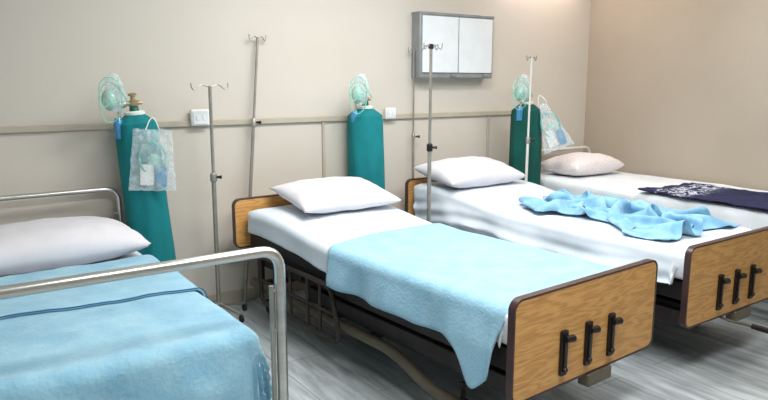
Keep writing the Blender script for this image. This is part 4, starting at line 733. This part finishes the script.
    4, 10, 32, 53, 64, 71, 72, 63, 47, 36, 32, 27, 16, 8, 5, 5, 5, 5, 7, 10, 8, 12, 26, 42, 55, 63, 68, 66, 53, 31, 22, 23, 26, 23, 19, 16, 17, 25, 31, 23, 11, 5, 7, 10,
    4, 15, 39, 63, 75, 77, 67, 50, 38, 32, 23, 12, 6, 11, 19, 19, 13, 7, 5, 6, 14, 25, 33, 32, 31, 37, 43, 42, 30, 18, 18, 25, 39, 44, 38, 33, 30, 32, 23, 9, 5, 9, 16, 19,
    4, 20, 45, 67, 75, 68, 52, 37, 27, 17, 8, 4, 5, 16, 35, 41, 35, 24, 16, 15, 23, 31, 24, 14, 16, 26, 31, 22, 10, 5, 9, 19, 34, 51, 53, 47, 39, 27, 11, 5, 11, 21, 24, 14,
    4, 25, 48, 64, 63, 49, 33, 20, 11, 6, 4, 4, 5, 17, 40, 57, 59, 50, 39, 32, 31, 26, 11, 8, 18, 27, 21, 9, 5, 4, 4, 8, 21, 41, 53, 50, 35, 15, 6, 11, 23, 26, 16, 4,
    4, 28, 46, 52, 44, 28, 14, 6, 4, 4, 4, 4, 5, 15, 38, 63, 77, 75, 65, 55, 44, 22, 9, 15, 24, 20, 9, 5, 6, 5, 5, 5, 12, 30, 45, 41, 22, 8, 10, 22, 26, 16, 6, 4,
    10, 28, 34, 33, 24, 11, 5, 4, 4, 4, 4, 4, 5, 14, 36, 64, 86, 92, 87, 73, 50, 26, 18, 21, 17, 7, 6, 13, 19, 17, 14, 12, 14, 28, 38, 30, 11, 9, 19, 24, 14, 6, 4, 4,
    10, 25, 27, 22, 13, 6, 4, 4, 4, 4, 5, 4, 5, 15, 37, 63, 87, 98, 95, 77, 52, 30, 19, 11, 6, 4, 9, 24, 37, 39, 34, 30, 30, 35, 36, 22, 10, 15, 19, 12, 5, 4, 4, 4,
    5, 20, 29, 26, 16, 10, 6, 4, 5, 6, 9, 10, 10, 17, 34, 57, 81, 95, 94, 74, 48, 24, 9, 5, 4, 4, 8, 25, 45, 56, 56, 52, 52, 52, 41, 21, 16, 15, 9, 5, 4, 4, 4, 4,
    4, 10, 25, 33, 29, 19, 10, 7, 9, 15, 21, 24, 16, 11, 21, 45, 68, 82, 84, 69, 42, 19, 7, 4, 4, 4, 6, 17, 39, 60, 70, 71, 71, 64, 43, 25, 14, 7, 4, 4, 4, 4, 4, 4,
    4, 5, 14, 30, 34, 26, 17, 14, 20, 30, 38, 34, 16, 6, 11, 30, 48, 58, 63, 59, 42, 23, 12, 6, 4, 4, 4, 10, 27, 48, 65, 76, 77, 63, 39, 17, 6, 4, 4, 4, 4, 4, 4, 4,
    4, 10, 9, 19, 32, 33, 27, 25, 34, 46, 48, 35, 19, 8, 5, 13, 29, 39, 39, 40, 40, 33, 22, 12, 5, 4, 4, 5, 16, 35, 50, 64, 71, 61, 35, 13, 5, 4, 4, 4, 4, 4, 4, 4,
    4, 16, 13, 9, 22, 34, 35, 37, 49, 56, 48, 29, 15, 6, 4, 5, 15, 29, 28, 22, 27, 36, 32, 20, 10, 5, 4, 4, 7, 23, 38, 46, 56, 56, 37, 17, 8, 4, 4, 4, 4, 4, 4, 4,
    4, 11, 18, 9, 11, 27, 41, 50, 58, 55, 38, 18, 6, 4, 4, 4, 7, 20, 27, 17, 14, 24, 34, 30, 20, 8, 4, 4, 4, 12, 28, 34, 37, 45, 40, 24, 10, 5, 4, 4, 4, 4, 4, 4,
    4, 7, 16, 16, 9, 17, 37, 53, 57, 46, 25, 8, 4, 4, 4, 4, 4, 10, 22, 20, 10, 10, 24, 32, 27, 14, 5, 4, 4, 6, 17, 28, 25, 27, 33, 26, 11, 5, 4, 4, 4, 4, 4, 4,
    4, 4, 8, 16, 11, 10, 27, 47, 50, 36, 15, 5, 4, 4, 4, 4, 4, 5, 11, 19, 12, 5, 11, 25, 30, 22, 9, 4, 4, 4, 7, 18, 22, 15, 19, 21, 12, 5, 4, 4, 4, 4, 4, 4,
    4, 4, 4, 4, 8, 4, 14, 36, 45, 31, 8, 4, 4, 4, 4, 4, 4, 4, 4, 7, 12, 5, 4, 10, 25, 28, 15, 4, 4, 4, 4, 4, 17, 12, 4, 9, 8, 5, 4, 4, 4, 4, 4, 4,
)
def blanket3():
    nx, ny = 44, 62
    def g(u, v):
        k = round(v*(ny-1))*nx+round(u*(nx-1))
        return (HEAP_X[k]/1000, HEAP_Y[k]/1000, HEAP_Z[k]/1000)
    o = MB().grid(g, nx-1, ny-1).build('blanket', M['blue_crumple'], None, solid=0.005, subsurf=1)
    for e in o.data.edges: e.use_edge_sharp = False
    o.scale = (0.98, 1.0, 1.15)
    o.location = in_bed(H3, A3, 0.085, -1.62, 0.717); o.rotation_euler = (R(0.8), 0, A3)
    tag(o, 'crumpled light blue blanket heaped on the white sheet', 'blanket')
blanket3()

def navy():
    def fn(u, v):
        a, b = 2*u-1, v
        x = -0.17+a*0.33+0.03*nz(b*4, 1.0)+0.02*nz(b*11, a*2)
        y = -1.30-b*1.12-0.02*a*(1-b)+0.04*nz(a*3, 5.0)*(1-b)
        z = 0.776+0.012*fbm(x*6, y*5, 3.0)+0.010*abs(nz(x*9, y*3, 8.0))+0.004
        return (x, y, z)
    o = MB().grid(fn, 40, 70).build('blanket', M['navy'], None, solid=0.010)
    o.location = H4; o.rotation_euler = (0, 0, A4)
    tag(o, 'dark navy blanket spread on the bed by the right wall', 'blanket')
navy()

# ------------------------------------------------------------------ drip stands
def stand(label, top, foot, m, hooks=4, hw=0.09, base=True, clamp=None, r=0.009, cross_rot=0.0, leg=0.2, collar=0.62):
    """top/foot: world points of the pole ends"""
    top, foot = Vector(top), Vector(foot)
    t = thing('drip_stand', label, 'drip stand', foot)
    d = top-foot; k = collar
    MB().tube([(0, 0, 0.0), d*k], r*1.35, 12).build('lower_pole', m, t)
    MB().tube([d*k, d], r, 12).build('upper_pole', m, t)
    cl = MB().lathe([(r*1.4, -0.03), (r*2.1, -0.025), (r*2.1, 0.02), (r*1.3, 0.03)], d*(clamp or k), 14)
    c = cl.build('height_collar', M['black'] if clamp else M['pole'], t)
    q = d*(clamp or k)
    MB().tube([q+Vector((0.012, -0.01, 0)), q+Vector((0.045, -0.03, 0))], [0.006, 0.012], 8).build('knob', M['black'], c)
    for j in range(hooks):
        an = cross_rot+(PI*j if hooks == 2 else 2*PI*j/hooks)
        ux, uy = math.cos(an), math.sin(an)
        pts = [d+Vector((0, 0, -0.01)), d+Vector((ux*hw*0.5, uy*hw*0.5, 0.012)), d+Vector((ux*hw*0.85, uy*hw*0.85, -0.02)), d+Vector((ux*hw*1.0, uy*hw*1.0, -0.025)), d+Vector((ux*hw*1.12, uy*hw*1.12, 0.0)), d+Vector((ux*hw*1.1, uy*hw*1.1, 0.018))]
        MB().tube(fillet(pts, 0.02, 4), 0.004, 8).build('hook', M['pole'], t)
    if clamp:
        MB().lathe([(0.012, -0.02), (0.02, -0.016), (0.02, 0.012), (0.012, 0.016)], d, 12).build('hook_hub', M['black'], t)
    if base:
        for j in range(5):
            an = 2*PI*j/5+R(9)
            l = MB().tube([(0, 0, 0.10), (math.cos(an)*leg, math.sin(an)*leg, 0.055)], [0.013, 0.010], 8).build('leg', m, t)
            MB().lathe([(0.008, -0.01), (0.024, -0.01), (0.024, 0.01), (0.008, 0.01)], (math.cos(an)*leg, math.sin(an)*leg, 0.024), 14, 'x').build('caster', M['rubber'], l)
    return t
stand('short steel drip stand right of the far left bed', (1.51, -0.25, 1.575), (1.505, -0.25, 0), M['pole'], 2, 0.12, True, None, 0.011, R(10))
stand('tall thin drip pole leaning on the wall behind the middle bed', (1.945, -0.04, 1.91), (1.74, -0.13, 0), M['pole'], 2, 0.06, False, None, 0.009, R(5), collar=0.69)
stand('tall drip stand with black collar in front of the wall cabinet', (3.035, -0.62, 1.855), (3.03, -0.62, 0), M['pole'], 4, 0.085, True, 0.605, 0.011, R(20))
stand('thin drip pole standing against the wall under the cabinet corner', (3.30, -0.05, 1.86), (3.30, -0.05, 0), M['pole'], 2, 0.05, False, None, 0.007, R(0))
stand('pale drip pole standing before the dark green covered cylinder', (4.185, -0.50, 1.80), (4.165, -0.50, 0), M['pole_white'], 2, 0.05, True, None, 0.009, R(0), 0.13)

# ------------------------------------------------------------------ oxygen cylinders
def cyl(label, base, top, rb, rt, m, seed, fold=0.006, sq=1.0, gauge_side=-1, neck=None):
    base, top = Vector(base), Vector(top)
    t = thing('oxygen_cylinder', label, 'gas cylinder', base)
    d = top-base; h = d.length
    t.rotation_euler = Vector((0, 0, 1)).rotation_difference(d).to_euler()
    MB().lathe([(rt*0.72, 0.0), (rt*0.8, 0.01), (rt*0.8, h-0.16), (rt*0.6, h-0.05), (0.03, h+0.02), (0.026, h+0.05)], (0, 0, 0), 20).build('tank', M['tank'], t)
    prof = []
    for k in range(25):
        v = k/24; z = 0.16+(h-0.16)*v
        r = rb+(rt-rb)*v
        if v > 0.93: r *= math.sqrt(max(0.0, 1-((v-0.93)/0.07)**2))*0.55+0.45
        prof.append((r, z))
    def wave(q, z):
        k = 1.0-0.35*z/h
        return fold*k*(math.sin(q*7+seed+1.2*math.sin(z*3+seed))+1.2*nz(math.cos(q)*2+seed, math.sin(q)*2, z*2.2))
    MB().lathe(prof, (0, 0, 0), 48, wave=wave).build('cloth_cover', m, t)
    # white gathered band, valve and regulator
    MB().lathe([(0.052, h-0.006), (0.062, h), (0.062, h+0.016), (0.05, h+0.022)], (0, 0, 0), 20).build('neck_band', M['off'], t)
    v = MB().lathe([(0.022, h+0.02), (0.022, h+0.05), (0.03, h+0.055), (0.03, h+0.085), (0.016, h+0.09), (0.014, h+0.115)], (0, 0, 0), 14)
    v.tube([(-0.05, 0, h+0.07), (0.05, 0, h+0.07)], 0.013, 10)
    va = v.build('valve', M['brass'], t)
    MB().lathe([(0.006, h+0.115), (0.026, h+0.117), (0.026, h+0.13), (0.006, h+0.134)], (0, 0, 0), 14).build('hand_wheel', M['brass'], va)
    g = gauge_side
    rg = MB().lathe([(0.02, -0.025), (0.026, -0.02), (0.026, 0.02), (0.02, 0.025)], (g*0.075, -0.02, h+0.07), 14, 'x')
    rg.tube([(g*0.05, 0, h+0.07), (g*0.075, -0.02, h+0.07), (g*0.10, -0.03, h+0.05), (g*0.10, -0.03, h-0.01)], 0.009, 8)
    rg = rg.build('regulator', M['chrome'], t)
    MB().lathe([(0.028, -0.06), (0.030, -0.058), (0.030, -0.04), (0.022, -0.036)], (g*0.078, 0.0, h+0.115), 16, 'y').build('gauge', M['gauge'], rg)
    MB().lathe([(0.018, -0.14), (0.030, -0.135), (0.031, -0.05), (0.026, -0.03), (0.018, -0.01)], (g*0.11, -0.03, h+0.0), 16).build('humidifier_bottle', M['bottle'], rg)
    return t
cyl('oxygen cylinder in a plain teal cover beside the far left bed', (1.14, -0.18, 0), (1.045, -0.18, 1.40), 0.138, 0.128, M['teal'], 0.5, 0.004)
cyl('oxygen cylinder in a bright teal cover behind the middle bed pillow', (2.785, -0.165, 0), (2.755, -0.165, 1.40), 0.14, 0.140, M['teal'], 2.5, 0.006)
cyl('oxygen cylinder in a dark green cover right of the third bed', (4.335, -0.335, 0), (4.315, -0.335, 1.41), 0.150, 0.128, M['green'], 4.1, 0.010)

# masks with tubing hung over the regulators
def mask(label, loc, rz, s=1.0, seed=0):
    t = thing('oxygen_mask', label, 'oxygen mask', loc, rz)
    def cup(u, v):
        q = 2*PI*u; p = v*PI*0.5
        rx, ry = 0.038*s, 0.052*s
        return (rx*math.cos(q)*math.cos(p)**0.7 if p < PI/2-1e-6 else 0, -0.055*s*math.sin(p), 0.0+ry*math.sin(q)*(math.cos(p)**0.7 if p < PI/2-1e-6 else 0)*(1.15 if math.sin(q) > 0 else 0.95))
    MB().grid(cup, 24, 8).build('face_cup', M['maskpl'], t, solid=0.002)
    rim = [(0.040*s*math.cos(q), 0, 0.054*s*math.sin(q)*(1.15 if math.sin(q) > 0 else 0.95)) for q in [2*PI*k/24 for k in range(24)]]
    MB().tube(rim, 0.004, 6, closed=True).build('rim', M['tubepl'], t)
    tb = [(0, -0.055*s, -0.01), (-0.03*s, -0.075*s, -0.04*s), (-0.05*s, -0.06*s, 0.02*s), (-0.045*s, -0.05*s, 0.09*s), (0.0, -0.045*s, 0.125*s), (0.045*s, -0.05*s, 0.09*s), (0.06*s, -0.05*s, 0.0), (0.04*s, -0.06*s, -0.085*s), (-0.01*s, -0.055*s, -0.12*s), (-0.045*s, -0.05*s, -0.08*s), (-0.055*s, -0.045*s, 0.03*s), (-0.01*s, -0.05*s, 0.105*s), (0.05*s, -0.045*s, 0.06*s), (0.09*s, -0.03*s, -0.02*s)]
    MB().tube(fillet(tb, 0.05*s, 5), 0.0038, 7).build('tubing', M['tubepl'], t)
    def pouch(u, v):
        q = 2*PI*u; a = v*PI
        rr = math.sin(a)*(1+0.25*nz(math.cos(q)*2+seed, math.sin(q)*2, a*2))
        return (0.02*s+0.05*s*rr*math.cos(q), -0.03-0.022*rr*math.sin(q), 0.04*s-0.10*s*math.cos(a))
    MB().grid(pouch, 18, 14).build('reservoir_bag', M['film'], t)
    MB().tube(fillet([(-0.04*s, 0, 0.0), (-0.06*s, 0.015, 0.07*s), (0.0, 0.02, 0.13*s), (0.05*s, 0.015, 0.06*s), (0.04*s, 0, 0)], 0.04, 5), 0.0025, 6).build('elastic_strap', M['white'], t)
    return t
mask('clear green oxygen mask hung on the far left cylinder valve', (0.90, -0.22, 1.49), R(-14), 1.2)
mask('clear green oxygen mask hung on the middle teal cylinder valve', (2.66, -0.22, 1.50), R(-32), 1.2)
mask('clear green oxygen mask hung on the dark green cylinder valve', (4.21, -0.36, 1.50), R(-46), 1.2)

# see-through bags hanging from the cylinders, each with a mask kit inside
def bag(label, inner_label, loc, rz, w, h, lean=0.0, taper=None):
    t = thing('plastic_bag', label, 'bag', loc, rz)
    t.rotation_euler = (0, lean, rz)
    def sheet(sg):
        def fn(u, v):
            a, b = 2*u-1, v
            x = a*w/2*((taper+(1-taper)*b) if taper else (0.42+0.58*min(1, b/0.22)))+0.006*nz(b*7, a*3, sg)
            z = -b*h+0.01*nz(a*3, b*2, 4)
            bulge = 0.028*math.sin(PI*min(1, b*1.0))*(1-a*a)
            y = sg*bulge+0.008*fbm(a*4, b*5, 3+sg)
            return (x, y, z)
        return fn
    MB().grid(sheet(-1), 24, 28).build('front_film', M['film'], t)
    MB().grid(sheet(1), 24, 28).build('back_film', M['film'], t)
    MB().tube(fillet([(-0.04, 0, -0.005), (-0.02, 0.01, 0.05), (0.0, 0.02, 0.075), (0.02, 0.01, 0.05), (0.04, 0, -0.005)], 0.02), 0.004, 6).build('bag_handle', M['off'], t)
    p = Matrix.Translation(loc) @ t.rotation_euler.to_matrix().to_4x4()
    k = thing('mask_kit', inner_label, 'oxygen mask', p @ Vector((0, 0, -h*0.55)), rz)
    k.rotation_euler = (0, lean, rz)
    ring = fillet([(w*0.28*math.cos(q), 0.006*math.sin(3*q), h*0.26*math.sin(q)+h*0.08) for q in [2*PI*j/16 for j in range(17)]], 0.01, 2)
    MB().tube(ring, 0.007, 7).build('tubing', M['kittube'], k)
    MB().lathe([(0.0, -0.012), (0.03, -0.010), (0.036, 0.0), (0.03, 0.008), (0.0, 0.012)], (w*0.02, 0, h*0.06), 18, 'y').build('face_cup', M['maskpl'], k)
    MB().prism(rrect(-w*0.26, w*0.02, -h*0.36, -h*0.02, 0.01, 3), -0.006, 0.0).build('instruction_card', M['white'], k)
    MB().prism(rrect(w*0.08, w*0.30, -h*0.38, -h*0.06, 0.01, 3), -0.004, 0.002).build('reservoir', M['bottle'], k)
    return t
bag('see-through plastic bag hanging on the far left teal cylinder', 'mask and tubing packed inside the bag on the left cylinder', (1.105, -0.345, 1.315), R(-14), 0.28, 0.38, R(3), 0.80)
bag('see-through plastic bag hanging slantwise on the dark green cylinder', 'mask and tubing packed inside the bag on the green cylinder', (4.335, -0.50, 1.42), R(-44), 0.27, 0.42, R(-22), 0.22)

# ------------------------------------------------------------------ light
def area(name, loc, rot, sx, sy, power, col=(1, 1, 1)):
    l = bpy.data.lights.new(name, 'AREA'); l.shape = 'RECTANGLE'; l.size = sx; l.size_y = sy; l.energy = power; l.color = col
    o = bpy.data.objects.new(name, l); C.objects.link(o); o.location = loc; o.rotation_euler = rot; return o
area('ceiling_tube_light', (2.3, -1.6, 2.95), (0, 0, 0), 1.4, 0.4, 64, (1, 0.99, 0.975))
area('ceiling_tube_light', (1.7, -3.6, 2.95), (0, 0, 0), 2.0, 0.6, 72, (1, 0.99, 0.975))
area('ceiling_tube_light', (4.2, -2.3, 2.95), (0, 0, 0), 1.2, 0.4, 36, (1, 0.98, 0.96))
area('side_fill_light', (-2.4, -3.8, 1.7), (R(90), 0, R(-70)), 2.2, 1.6, 18, (0.93, 0.97, 1.0))  # added soft fill from the left, no window modelled there
area('wall_tube_light', (4.75, -0.12, 2.62), (R(-20), 0, 0), 1.0, 0.06, 6, (1.0, 0.80, 0.74))
area('corner_bounce_fill', (4.95, -0.75, 2.9), (R(-8), R(4), 0), 0.3, 0.3, 5, (1.0, 0.74, 0.52))  # added warm fill imitating light bounced into the corner, not a fixture
w = bpy.data.worlds.new('world'); bpy.context.scene.world = w; w.use_nodes = True
w.node_tree.nodes['Background'].inputs[0].default_value = (0.8, 0.85, 0.9, 1); w.node_tree.nodes['Background'].inputs[1].default_value = 0.3
sc = bpy.context.scene
sc.view_settings.view_transform = 'Standard'; sc.view_settings.look = 'None'; sc.view_settings.exposure = 0.0
sc.cycles.max_bounces = 8; sc.cycles.transparent_max_bounces = 16
